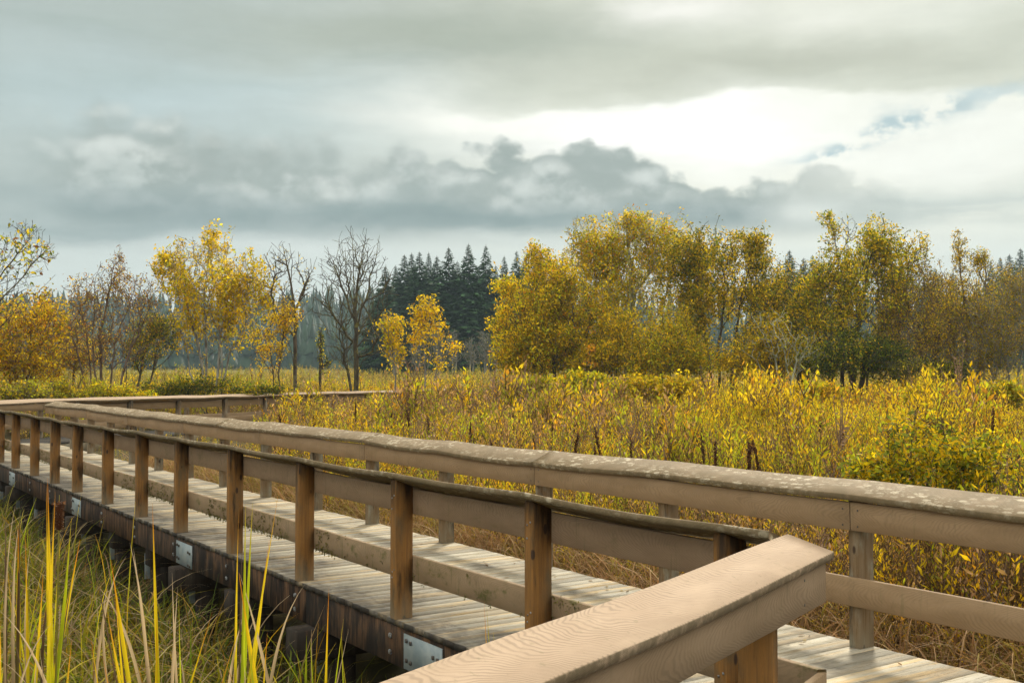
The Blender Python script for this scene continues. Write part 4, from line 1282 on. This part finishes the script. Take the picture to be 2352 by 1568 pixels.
# tan curled grass along the meadow edge of the boardwalk
mb = MB()
n = 13000
t = R.uniform(1.5, 24, n); s_ = WID + .08 + R.gamma(2.0, .55, n)
XY = D1[None] * t[:, None] + N1[None] * (dL + s_)[:, None]
ok = (s_ < WID + 4.2) & (R.random(n) < 1.2 - s_ * .1)
XY = XY[ok]; n = len(XY)
P = np.stack([XY[:, 0], XY[:, 1], tz(XY[:, 0], XY[:, 1]) - .02], 1)
g = fbm(XY[:, 0] * .8, XY[:, 1] * .8, 61)
c0 = pick(R, [(.27, .15, .06), (.20, .12, .045), (.20, .16, .03)], n)
c1 = pick(R, [(.50, .28, .12), (.60, .40, .21), (.42, .21, .08)], n)
yl = R.random(n) < .12 + .5 * ss(g, .5, .7)
c1[yl] = pick(R, [(.40, .33, .05), (.36, .24, .03)], int(yl.sum()))
blades(mb, P, R.uniform(.45, .95, n), R.uniform(.009, .018, n), R.uniform(.05, .35, n), R.uniform(0, 6.283, n), R.uniform(.25, .85, n), c0, c1, R, 6)
tag(mb.build('tan_grass', M['blade']), 'curled tan-brown dry grass along the meadow edge of the boardwalk', 'dry grass', None, 'stuff')

# green marsh grass in front of the boardwalk
mb = MB()
n = 25000
Yg = (5.5 ** 1.3 + R.random(n) * (26 ** 1.3 - 5.5 ** 1.3)) ** (1 / 1.3)
Xg = R.uniform(-.56, .10, n) * (Yg + 1)
s_ = Xg * N1[0] + Yg * N1[1] - dL
sn = (np.stack([Xg, Yg], 1) - APEX) @ N2
ok = (s_ < .5) & (sn < .2) & (R.random(n) < 1.0 - .75 * ss(s_, -.7, .1))
Xg, Yg, s_ = Xg[ok], Yg[ok], s_[ok]; n = len(Xg)
P = np.stack([Xg, Yg, tz(Xg, Yg) - .03], 1)
g = fbm(Xg * .7, Yg * .5, 71)
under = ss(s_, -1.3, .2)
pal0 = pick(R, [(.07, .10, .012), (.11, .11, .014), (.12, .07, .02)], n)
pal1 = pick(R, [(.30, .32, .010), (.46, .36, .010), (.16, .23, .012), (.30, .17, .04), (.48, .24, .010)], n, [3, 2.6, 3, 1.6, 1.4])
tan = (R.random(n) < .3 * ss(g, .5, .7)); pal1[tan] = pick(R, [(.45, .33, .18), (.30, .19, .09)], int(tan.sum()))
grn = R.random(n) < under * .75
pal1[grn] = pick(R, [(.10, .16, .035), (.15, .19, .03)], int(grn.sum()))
hgt = np.where(R.random(n) < .2, R.uniform(.9, 1.35, n), R.uniform(.35, .95, n)) * (.6 + .8 * g) * (1 - .25 * under)
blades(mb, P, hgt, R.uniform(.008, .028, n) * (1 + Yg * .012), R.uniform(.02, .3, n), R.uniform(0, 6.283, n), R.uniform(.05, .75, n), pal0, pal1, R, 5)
tag(mb.build('marsh_grass', M['blade']), 'arching yellow-green marsh grass in front of the boardwalk beam', 'grass', None, 'stuff')
# dry arching blades over the marsh grass, a second layer of the same mass
mb = MB()
n = 2600
Yg = (5.5 ** 1.3 + R.random(n) * (20 ** 1.3 - 5.5 ** 1.3)) ** (1 / 1.3)
Xg = R.uniform(-.56, .08, n) * (Yg + 1)
s_ = Xg * N1[0] + Yg * N1[1] - dL
sn = (np.stack([Xg, Yg], 1) - APEX) @ N2
ok = (s_ < -.3) & (sn < -.1) & (fbm(Xg * .9, Yg * .6, 79) > .40)
Xg, Yg = Xg[ok], Yg[ok]; n = len(Xg)
P = np.stack([Xg, Yg, tz(Xg, Yg) - .03], 1)
nr = 250
Yr = R.uniform(6.8, 15, nr); Xr = R.uniform(-.54, .02, nr) * Yr
ok = (Xr * N1[0] + Yr * N1[1] - dL < -.5) & ((np.stack([Xr, Yr], 1) - APEX) @ N2 < -.4) & (fbm(Xr * .8, Yr * .8, 83) > .45)
Xr, Yr = Xr[ok], Yr[ok]; nr = len(Xr)
kr = R.choice(3, nr)
blades(mb, np.stack([Xr, Yr, tz(Xr, Yr) - .03], 1), R.uniform(1.0, 1.75, nr), R.uniform(.010, .022, nr), R.uniform(.0, .14, nr), R.uniform(0, 6.283, nr), R.uniform(.0, .3, nr), np.array([(.30, .36, .015), (.20, .30, .02), (.40, .36, .02)])[kr], np.array([(.70, .48, .015), (.46, .46, .015), (.66, .32, .015)])[kr], R, 8)
blades(mb, P, R.uniform(.8, 1.5, n), R.uniform(.010, .022, n), R.uniform(.05, .4, n), R.uniform(0, 6.283, n), R.uniform(.3, .95, n), pick(R, [(.22, .15, .07), (.16, .10, .05), (.28, .24, .04)], n), pick(R, [(.55, .42, .24), (.40, .27, .13), (.62, .36, .03), (.60, .50, .05)], n, [3, 3, 1, 1.4]), R, 8)
tag(mb.build('dry_marsh_blades', M['blade']), 'dry tan blades arching over the green marsh grass', 'dry grass', None, 'stuff')
# small leafy herbs among the marsh grass
mb = MB()
n = 2300
Yg = R.uniform(7.5, 24, n); Xg = R.uniform(-.52, .02, n) * (Yg + 1)
s_ = Xg * N1[0] + Yg * N1[1] - dL
sn = (np.stack([Xg, Yg], 1) - APEX) @ N2
ok = (s_ < -.1) & (sn < -.1) & (fbm(Xg * .5, Yg * .5, 77) > .42)
Xg, Yg = Xg[ok], Yg[ok]; n = len(Xg)
scatter(mb, PROTO_NEAR, Xg, Yg, tz(Xg, Yg), R.uniform(.35, .7, n), .15, pick(R, [(.16, .18, .03), (.25, .22, .03), (.24, .15, .06), (.10, .13, .03)], n), (.1, .07, .03), R)
tag(mb.build('marsh_herbs', M['leaf']), 'small leafy herbs tangled in the marsh grass below the boardwalk', 'herbs', None, 'stuff')

# =================================================================== brown dock seed stalks, each its own
R = np.random.default_rng(91)
spots = [(1237, 985, 17), (1252, 975, 18), (1268, 968, 18), (1290, 980, 16), (1305, 960, 19), (1190, 940, 22), (1205, 935, 24), (1400, 1000, 14), (1420, 985, 15), (1462, 1010, 14), (1700, 1015, 13), (1715, 1005, 13.5), (1560, 1000, 14.5), (1585, 985, 16), (1607, 1000, 14), (1655, 1020, 13), (1770, 1010, 13), (1820, 985, 15), (1880, 960, 17), (2010, 930, 20), (2105, 940, 18), (2140, 950, 17), (1335, 930, 24), (1120, 950, 21), (1085, 965, 19), (1000, 960, 20), (955, 960, 20), (908, 945, 22), (860, 940, 22), (817, 925, 26), (745, 950, 20), (700, 955, 19), (648, 945, 21), (2250, 970, 16), (2285, 945, 18), (1500, 950, 20), (1930, 985, 15), (1040, 985, 17), (1160, 1005, 15.5), (1365, 1030, 13)]
spots = [q for i, q in enumerate(spots) if i % 5 not in (2,)]
protos = []
for k in range(4):
    sb = MB(); hb = MB()
    P = np.array([[0, 0, 0], [.01, .0, .5], [.0, .01, 1.0]])
    tubes(sb, P, np.array([-1, 0, 1]), np.array([.006, .005, .003]), 5)
    n = 420
    br = R.integers(0, 6, n)
    zb = np.linspace(.60, .9, 6)[br]
    f = R.random(n); a = br * 2.4
    pos = np.stack([np.cos(a) * f * .05 * (1.2 - zb), np.sin(a) * f * .05 * (1.2 - zb), zb + f * .16 * (1.25 - zb)], 1) + R.normal(0, .008, (n, 3))
    ax = R.random(n) < .4
    pos[ax] = np.stack([R.normal(0, .009, ax.sum()), R.normal(0, .009, ax.sum()), R.uniform(.62, 1.0, ax.sum())], 1)
    leaves(hb, pos, norm(R.normal(0, 1, (n, 3)) + [0, 0, .4]), R.uniform(.014, .028, n), .7, pick(R, [(.085, .038, .018), (.12, .052, .022), (.05, .024, .014)], n), R)
    root = empty('dock_stalk')
    sb.build('stem', M['bark_brown'], root); hb.build('seed_head', M['leaf'], root)
    protos.append(root)
for i, (px, py, Y) in enumerate(spots):
    src = protos[i % 4]
    first = src.get('label') is None
    o = src if first else src.copy()
    if not first:
        COL.objects.link(o)
        for ch in src.children:
            c = ch.copy(); COL.objects.link(c); c.parent = o
    X = (px - 1176) / F * Y; z0 = float(tz(X, Y)); px += R.uniform(-14, 14); X = (px - 1176) / F * Y; top = at(px, py - 4 + R.uniform(-14, 12), Y)[2]
    h = max(.5, top - z0)
    o.location = (X, Y, z0); wk = R.uniform(.6, 1.05); o.scale = (wk, wk, h); o.rotation_euler = (R.normal(0, .11), R.normal(0, .11), R.uniform(0, 6.28))
    tag(o, 'dark brown dock seed stalk standing among the yellow meadow plants', 'seed stalk', 'dock seed stalks in the meadow')

# =================================================================== cattails in the foreground
KINDS = {'y': ((.36, .42, .015), (.72, .50, .015)), 'g': ((.24, .36, .02), (.44, .48, .015)), 'o': ((.36, .42, .013), (.68, .47, .012)),
         't': ((.26, .17, .08), (.52, .38, .21)), 'b': ((.12, .075, .035), (.10, .065, .035)), 'd': ((.16, .15, .03), (.09, .055, .03))}
TIP = {'y': (.52, .22, .015), 'g': (.42, .33, .02), 'o': (.58, .20, .010), 't': (.50, .38, .24), 'b': (.13, .09, .05), 'd': (.10, .05, .025)}


def cattail(label, Y, bl, head=None, seed=0):
    """bl: blades (foot px, tip px, tip py, kind, width m, bend) ; bend curls the top over sideways"""
    R = np.random.default_rng(seed)
    fx = np.mean([q[0] for q in bl]); X0 = (fx - 1176) / F * Y
    o = np.array([X0, Y, float(tz(X0, Y)) - .05])
    root = empty('cattail', tuple(o), 0, label, 'cattail', 'cattails in the foreground')
    mb = MB()
    K = 16
    u = np.linspace(0, 1, K + 1)
    for (px0, px1, py1, kd, w, bend) in bl:
        dy = R.uniform(-.12, .12)
        a = at(px0, 1568, Y) - o; a[2] = 0; a[1] = dy
        # foot: where the line from the bottom edge of the picture meets the soil
        p1 = at(px1, py1, Y) - o; p1[1] = dy + R.uniform(-.1, .1)
        b0 = at(px0, 1568, Y) - o
        f = b0 + (b0 - p1) * (b0[2] / max(p1[2] - b0[2], .05)); f[2] = 0; f[1] = dy
        lim = .35
        f[0] = np.clip(f[0], b0[0] - lim, b0[0] + lim)
        mid = (f + p1) * .5
        path = f[None] * (1 - u[:, None]) + p1[None] * u[:, None]
        sway = R.normal(0, .012) * np.sin(u * 3.14)
        path[:, 0] += sway
        if bend:
            # the last part folds over: the given tip is the crown of the arch
            L = np.linalg.norm(p1 - f)
            v = np.clip((u - .55) / .45, 0, 1)
            path[:, 0] += bend * v ** 2.0
            path[:, 2] -= abs(bend) * .9 * v ** 3.2 - abs(bend) * .25 * np.sin(v * 3.14)
        fa = R.uniform(-.5, .5)
        wd = w * .5 * np.minimum(1, (1 - u) * 3.2 + .03) * (.75 + .25 * np.sin(u * 3.1))
        tw = fa + u * R.normal(0, .5)
        sx = np.cos(tw) * wd; sy = np.sin(tw) * wd
        Lf = path - np.stack([sx, sy, 0 * u], 1); Rt = path + np.stack([sx, sy, 0 * u], 1)
        md = path + np.stack([-sy * .25, sx * .25, 0 * u], 1)
        V = np.stack([Lf, md, Rt], 1).reshape(-1, 3)
        Q = []
        for i in range(K):
            Q += [(3 * i, 3 * i + 1, 3 * i + 4, 3 * i + 3), (3 * i + 1, 3 * i + 2, 3 * i + 5, 3 * i + 4)]
        c0, c1 = (np.array(c) for c in KINDS[kd]); c2 = np.array(TIP[kd])
        k1 = ss(u, .25, .75)[:, None]; k2 = ss(u, R.uniform(.72, .82), .97)[:, None]
        C = (c0 * (1 - k1) + c1 * k1) * (1 - k2) + c2 * k2
        C = C * R.uniform(.85, 1.15)
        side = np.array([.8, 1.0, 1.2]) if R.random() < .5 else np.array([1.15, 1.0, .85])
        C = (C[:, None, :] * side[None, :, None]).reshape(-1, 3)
        mb.add(V, Q, c=C)
    mb.smooth = True
    mb.build('leaves', M['blade'], root)
    if head:
        px, py0, py1, px0 = head
        a = at(px0, 1568, Y) - o; a[2] = 0; a[1] = 0
        p0 = at(px - 1, py1, Y) - o; p1 = at(px, py0, Y) - o
        p0[1] = p1[1] = 0
        hb = MB(); hb.smooth = True
        prof = [(0, .004), (.03, .018), (.12, .024), (.5, .0255), (.85, .024), (.97, .016), (1.0, .004)]
        S = 12
        V = []
        for f, r in prof:
            q = p0 + (p1 - p0) * f
            for k in range(S):
                an = k * 6.283 / S; rr_ = r * R.uniform(.9, 1.1)
                V.append(q + [math.cos(an) * rr_, math.sin(an) * rr_, 0])
        Q = [(i * S + k, i * S + (k + 1) % S, (i + 1) * S + (k + 1) % S, (i + 1) * S + k) for i in range(len(prof) - 1) for k in range(S)]
        hb.add(V, Q, c=(.11, .045, .02))
        n = 500
        ff = R.random(n); an = R.uniform(0, 6.283, n)
        pos = p0 + (p1 - p0) * ff[:, None] + np.stack([np.cos(an), np.sin(an), 0 * an], 1) * .023
        leaves(hb, pos, norm(np.stack([np.cos(an), np.sin(an), R.normal(0, .6, n)], 1)), R.uniform(.006, .014, n) * (1 + (ff > .9) * 1.2), .6, pick(R, [(.12, .05, .02), (.17, .08, .035), (.30, .20, .13)], n, [4, 2, .6]), R)
        hd = hb.build('seed_head', M['leaf'], root)
        sb = MB(); sb.smooth = True
        tubes(sb, np.array([a, p0, p1 + (p1 - p0) * .25]), np.array([-1, 0, 1]), np.array([.007, .005, .002]), 6, (.3, .27, .06))
        sb.build('stem', M['blade'], root)
    return root


W = .025
cattail('cattail with a brown seed head among tall yellow-green leaves at the left', 7.0,
        [(111, 95, 1100, 'o', W, 0), (118, 119, 1118, 'y', W, 0), (128, 143, 1125, 'y', W, 0), (105, 162, 1245, 'o', W * 1.2, 0), (112, 152, 1190, 'g', W, 0), (122, 156, 1290, 'b', W * .9, 0), (100, 90, 1285, 'b', W * .8, .12)], (136, 1152, 1216, 125), 1)
cattail('clump of two broad yellow cattail leaves with orange tips near the left edge', 6.8,
        [(58, 58, 1203, 'o', W * 1.25, 0), (66, 62, 1225, 'o', W * 1.2, 0), (60, 76, 1330, 'y', W, 0), (52, 30, 1207, 't', W * .7, .10)], None, 2)
cattail('cattail with a dry brown leaf and a yellow leaf at the very left edge', 6.6,
        [(20, 21, 1255, 'y', W * 1.1, 0), (8, 17, 1150, 'b', W, 0), (14, 5, 1128, 't', W * .7, .09), (4, -6, 1180, 't', W * .8, .08), (22, 24, 1170, 'd', W * .8, 0)], None, 3)
cattail('drooping tan cattail leaves arching low in the bottom left corner', 6.0,
        [(75, 15, 1455, 't', W * .9, -.16), (110, 25, 1360, 't', W * .8, -.12), (40, -10, 1470, 'b', W, 0), (60, 45, 1480, 't', W * .8, .1), (20, 48, 1395, 't', W * .7, .12), (92, 95, 1490, 't', W * .8, -.05)], None, 4)
cattail('short cattail with orange-tipped and dark dry leaves left of the lone tall leaf', 6.9,
        [(282, 236, 1290, 'o', W * 1.1, 0), (287, 265, 1350, 'o', W, 0), (275, 210, 1225, 'b', W * .8, 0), (268, 230, 1412, 'y', W, 0), (292, 270, 1420, 'b', W * .8, 0), (225, 200, 1450, 'o', W * .8, 0)], None, 5)
cattail('cattail of dry grey-tan leaves bending over beside the beam plate', 7.4,
        [(308, 245, 1262, 'b', W, 0), (320, 260, 1310, 't', W * .9, -.1), (230, 270, 1230, 't', W * .8, .12), (340, 310, 1230, 't', W * .9, -.06), (338, 300, 1262, 't', W * .8, 0), (250, 205, 1310, 't', W * .7, .12)], None, 6)
cattail('lone tall cattail leaf with a bright orange tip below the middle posts', 6.9,
        [(356, 337, 1158, 'o', W * 1.15, 0), (350, 352, 1420, 'o', W * .9, 0), (395, 375, 1325, 't', W * .7, 0), (418, 420, 1340, 't', W * .8, 0), (436, 430, 1338, 'g', W * .5, 0)], None, 7)
cattail('tall cattail clump of green and yellow leaves rising in front of the deck edge', 6.7,
        [(546, 543, 1170, 'y', W * .8, 0), (562, 573, 1155, 'g', W * .9, 0), (568, 584, 1150, 'g', W * .9, 0), (582, 658, 1098, 'y', W * .85, 0), (600, 560, 1305, 'o', W * 1.25, 0), (575, 606, 1245, 'y', W, 0), (558, 562, 1230, 'd', W * .6, 0), (566, 545, 1335, 't', W * .7, .05), (624, 570, 1300, 't', W * .9, -.03)], None, 8)
cattail('curled tan cattail leaf hooking over beside the tall green clump', 6.7,
        [(624, 660, 1310, 't', W * .9, .10), (622, 625, 1440, 'o', W * .7, 0), (528, 540, 1385, 't', W * .8, .06), (522, 528, 1460, 't', W * 1.1, 0), (540, 560, 1400, 't', W * .8, .06)], None, 9)
cattail('single slim yellow-orange cattail leaf standing against the beam', 6.2,
        [(747, 752, 1352, 'o', W * .75, 0), (770, 785, 1425, 'g', W * .5, 0), (792, 786, 1440, 'g', W * .5, 0), (776, 803, 1440, 't', W * .5, 0)], None, 10)
cattail('two cattail leaf tips poking up just behind the foreground railing', 5.4,
        [(1118, 1113, 1371, 'o', W * .5, 0), (1122, 1116, 1400, 'g', W * .5, 0), (1142, 1133, 1454, 'g', W * .7, 0)], None, 11)
cattail('bottom-edge cattail of low yellow-green leaves left of the orange-tipped one', 6.0,
        [(150, 160, 1470, 'y', W, 0), (160, 140, 1510, 't', W * .8, .15), (190, 250, 1520, 't', W * .9, .12), (175, 148, 1515, 'g', W, 0), (420, 487, 1405, 'o', W * .6, 0), (255, 245, 1500, 'o', W * .7, 0)], None, 12)

# a few fallen leaves on the planks
R = np.random.default_rng(15)
mb = MB()
n = 90
t = R.uniform(2.2, 16, n); s_ = np.where(R.random(n) < .6, WID - R.gamma(1.2, .25, n) - .12, R.uniform(.1, WID - .1, n))
XY = D1[None] * t[:, None] + N1[None] * (dL + s_)[:, None]
a = R.uniform(0, 6.283, n)
leaves(mb, np.stack([XY[:, 0], XY[:, 1], np.full(n, .006)], 1), norm(np.stack([np.cos(a), np.sin(a), R.uniform(0, .25, n)], 1)), R.uniform(.03, .06, n), .5, pick(R, [(.40, .27, .03), (.22, .13, .05), (.12, .08, .04)], n), R, nrm=np.tile([0, 0, 1.], (n, 1)) + R.normal(0, .12, (n, 3)))
tag(mb.build('fallen_leaves', M['leaf']), 'small brown and yellow fallen leaves on the deck planks', 'fallen leaves', None, 'stuff')

# =================================================================== haze
mb = MB(); mb.box(-700, 700, -120, 700, -3.2, 62)
m = bpy.data.materials.new('haze'); m.use_nodes = True
nt = m.node_tree; nt.nodes.remove(nt.nodes['Principled BSDF'])
pv = nt.nodes.new('ShaderNodeVolumePrincipled')
pv.inputs['Color'].default_value = (.66, .84, .95, 1); pv.inputs['Density'].default_value = .0003; pv.inputs['Anisotropy'].default_value = .2
nt.links.new(pv.outputs[0], nt.nodes['Material Output'].inputs['Volume'])
hz = mb.build('haze', m)
tag(hz, 'thin blue-grey haze over the far wood', 'haze', None, 'stuff')

# =================================================================== sky
SUN_AZ, SUN_EL = math.radians(17), math.radians(34)
w = bpy.data.worlds.new('World'); SC.world = w; w.use_nodes = True
nt = w.node_tree
bg = nt.nodes['Background']
tc = nt.nodes.new('ShaderNodeTexCoord')
gx_, gy_, gz_ = sep(nt, N(nt, tc.outputs['Generated']))
az = gx_._b('ARCTAN2', gy_)
el = gz_.f('ARCSINE')


def A_(px): return math.atan((px - 1176) / F)
def E_(py): return math.atan((HY - py) / F)


# cloud-shaped wobble of the direction
wa = noise2(nt, xyz(nt, az * 6.0, el * 14.0, 1.7), 1, 5, .55) - .5
wb = noise2(nt, xyz(nt, az * 5.0, el * 16.0, 5.3), 1, 5, .55) - .5
streak = noise2(nt, xyz(nt, az * 3.2 + wa * .4, el * 22.0 + wb * .6, 9.1), 1, 5, .5)
puff = noise2(nt, xyz(nt, az * 13.0, el * 19.0, 2.2), 1, 6, .58)
puff2 = noise2(nt, xyz(nt, az * 30.0, el * 40.0, 7.2), 1, 5, .6)
azw = az + wa * .16
elw = el + wb * .055


def blob(px, py, rx, ry, rot=0.0, a=None, e=None):
    a = azw if a is None else a; e = elw if e is None else e
    da = a - A_(px); de = e - E_(py)
    if rot:
        c, s = math.cos(rot), math.sin(rot)
        da, de = da * c + de * s, de * c - da * s
    q = (da * (F / rx)).pow(2.0) + (de * (F / ry)).pow(2.0)
    return (q * -1.0).f('EXPONENT')


left = lin(172, 184, 180); right = lin(226, 228, 214)
col = mix(nt, left, right, az.step(A_(250), A_(1750)))
col = mix(nt, col, lin(150, 165, 158), streak.step(.45, .75) * el.step(E_(420), E_(250)) * .55)
col = mix(nt, col, lin(186, 204, 206), blob(330, 250, 520, 90) * .6)
# the bright opening
col = mix(nt, col, lin(255, 255, 250), blob(1600, 315, 390, 90) * (.42 + streak * 1.05))
col = mix(nt, col, lin(250, 250, 240), blob(1180, 265, 330, 42) * .8)
col = mix(nt, col, lin(238, 240, 232), blob(2230, 370, 340, 110) * .75)
# upper grey deck of cloud with a firm lower edge at the right
deck_lo = (elw + streak * .03).step(E_(222), E_(192))
up = deck_lo * az.step(A_(900), A_(1350))
col = mix(nt, col, lin(198, 202, 186), up * (.45 + puff * .55))
col = mix(nt, col, lin(158, 166, 152), blob(1000, 70, 560, 75) * .85)
col = mix(nt, col, lin(176, 180, 164), blob(1820, 165, 520, 46) * (.5 + streak * .6))
col = mix(nt, col, lin(254, 252, 246), blob(1560, 10, 150, 50) * .6)
col = mix(nt, col, lin(240, 240, 230), blob(1900, 50, 160, 60) * .5)
col = mix(nt, col, lin(232, 234, 222), blob(2200, 30, 240, 60) * .5)
# thin blue gap at the right
col = mix(nt, col, lin(160, 186, 192), (blob(2090, 305, 190, 17, .27) * (puff2.step(.34, .56))) * .85)
col = mix(nt, col, lin(160, 186, 192), (blob(1940, 357, 90, 14, .15) * (puff2.step(.36, .56))) * .8)
col = mix(nt, col, lin(176, 194, 196), (blob(2290, 270, 110, 26, .2) * (puff2.step(.4, .6))) * .6)
# horizon lightening and soft bars
col = mix(nt, col, lin(203, 211, 206), el.step(E_(470), E_(640)) * .8)
col = mix(nt, col, lin(178, 188, 183), (blob(2200, 510, 380, 55) * streak.step(.35, .6)) * .9)
# cumulus bank: its top follows a curve
cv = nt.nodes.new('ShaderNodeFloatCurve')
a0, a1 = -.45, .45
pts = [(-200, 330), (150, 330), (230, 290), (420, 320), (640, 345), (740, 338), (860, 372), (930, 345), (1040, 365), (1170, 335), (1260, 352), (1320, 344), (1440, 352), (1520, 382), (1600, 400), (1660, 432), (1720, 446), (1790, 432), (1860, 392), (1940, 412), (2030, 452), (2120, 500), (2600, 560)]
mp = cv.mapping; c = mp.curves[0]
P_ = [((A_(px) - a0) / (a1 - a0), E_(py) / .4) for px, py in pts]
c.points[0].location = P_[0]; c.points[1].location = P_[-1]
for p in P_[1:-1]: c.points.new(*p)
for p in c.points: p.handle_type = 'AUTO'
mp.update()
t_ = (az - a0) / (a1 - a0)
nt.links.new(t_.s, cv.inputs['Value'])
top = N(nt, cv.outputs[0]) * .4
def bil(dy):
    # cauliflower bumps, sampled a little higher or lower for shading
    wx = (puff - .5) * .35
    def vs(sx, sy, k):
        n = nt.nodes.new('ShaderNodeTexVoronoi'); n.voronoi_dimensions = '2D'; n.feature = 'F1'; n.inputs['Scale'].default_value = 1
        v = xyz(nt, az * sx + wx + k, (el + dy) * sy + wx, k); nt.links.new(v.s, n.inputs['Vector'])
        return N(nt, n.outputs['Distance'])
    return (.42 - vs(19, 25, 3.3)) * .032 + (.42 - vs(46, 58, 8.1)) * .014 + (puff2 - .5) * .010


b0 = bil(0.0); b1 = bil(.010)
lit = (b0 - b1).step(-.010, .016)                                # brighter where a bump faces up
depth = top - el + b0 + (puff2 - .5) * .012      # angle below the cloud's top edge
soft = az.step(A_(700), A_(1150))                                # softer outline at the left
edge = depth.step(-.014, .026) * (1 - soft) + depth.step(-.003, .010) * soft
bot = el.step(E_(575), E_(505))
bank = edge * bot * az.step(A_(20), A_(230), .25, 1.0)
body = mix(nt, lin(152, 163, 158), lin(202, 208, 202), lit * (.35 + .65 * puff.step(.35, .6)))
body = mix(nt, body, lin(150, 162, 157), soft * depth.step(.030, .0) * .55)
body = mix(nt, body, lin(200, 208, 203), (puff2 * .35 + puff * .65).step(.47, .62) * depth.step(.006, .03) * .45)
body = mix(nt, body, lin(122, 140, 141), (el + wb * .02).step(E_(445), E_(505)) * .7)
fade = 1.0 - az.step(A_(1660), A_(2180))
fade = fade * .9 + .1 * az.step(A_(2350), A_(1950))
col = mix(nt, col, body, bank * fade)
# a white puff under the right end of the bank
col = mix(nt, col, lin(206, 212, 205), blob(1845, 500, 85, 32, 0, az + wa * .05, el + wb * .03) * 1.1)
# blue-grey undersides at the left
col = mix(nt, col, lin(140, 156, 156), blob(300, 475, 620, 38) * .42)
col = mix(nt, col, lin(130, 148, 149), blob(200, 548, 460, 26) * .65)
col = mix(nt, col, lin(126, 144, 143), blob(1080, 498, 420, 20) * .65)
col = mix(nt, col, lin(206, 213, 209), blob(700, 580, 320, 24) * .6)
col = mix(nt, col, lin(200, 207, 201), blob(1180, 548, 200, 22) * .7)
fines = noise2(nt, xyz(nt, az * 7.0 + wa * .8, el * 46.0 + wb * 1.5, 4.4), 1, 5, .6)
mott = noise2(nt, xyz(nt, az * 34.0, el * 60.0, 6.1), 1, 4, .6)
col = cscale(nt, col, .90 + fines * .13 + mott * .07)
# overcast sky raised overhead and behind the viewer as added fill, out of the picture
over = el.step(.36, .85)
back = gy_.step(.35, -.4) * el.step(0.0, .35)
lum = 1.04 + over * .85 + back * .35
col = mix(nt, col, (.95, .93, .86), (over + back).min(1.0))
col = cscale(nt, col, lum)
sky = nt.nodes.new('ShaderNodeTexSky'); sky.sky_type = 'NISHITA'; sky.sun_disc = False
sky.sun_elevation = SUN_EL; sky.sun_rotation = SUN_AZ
clouds = cscale(nt, col, 10.0)
fin = mix(nt, N(nt, sky.outputs[0]), clouds, .985)
nt.links.new(fin.s, bg.inputs['Color'])
bg.inputs['Strength'].default_value = .1

sl = bpy.data.lights.new('sun', 'SUN'); sl.energy = 3.3; sl.angle = math.radians(8); sl.color = (1, .93, .79)
so = bpy.data.objects.new('sun', sl); COL.objects.link(so)
dirn = Vector((math.sin(SUN_AZ) * math.cos(SUN_EL), math.cos(SUN_AZ) * math.cos(SUN_EL), math.sin(SUN_EL)))
so.rotation_euler = (-dirn).to_track_quat('-Z', 'Y').to_euler()

# =================================================================== camera and render settings
cd = bpy.data.cameras.new('camera'); cam = bpy.data.objects.new('camera', cd); COL.objects.link(cam)
cd.sensor_width = 36; cd.lens = F / 2352 * 36; cd.clip_end = 3000; cd.clip_start = .05
cam.location = (0, 0, H); cam.rotation_euler = (math.pi / 2 + PITCH, 0, 0)
SC.camera = cam
SC.render.engine = 'CYCLES'
SC.view_settings.view_transform = 'Standard'; SC.view_settings.look = 'None'
SC.view_settings.exposure = .14; SC.view_settings.gamma = 1
SC.cycles.use_denoising = True
SC.cycles.max_bounces = 4; SC.cycles.diffuse_bounces = 2; SC.cycles.glossy_bounces = 1; SC.cycles.transmission_bounces = 3; SC.cycles.volume_bounces = 0
SC.cycles.use_adaptive_sampling = True; SC.cycles.adaptive_threshold = .03
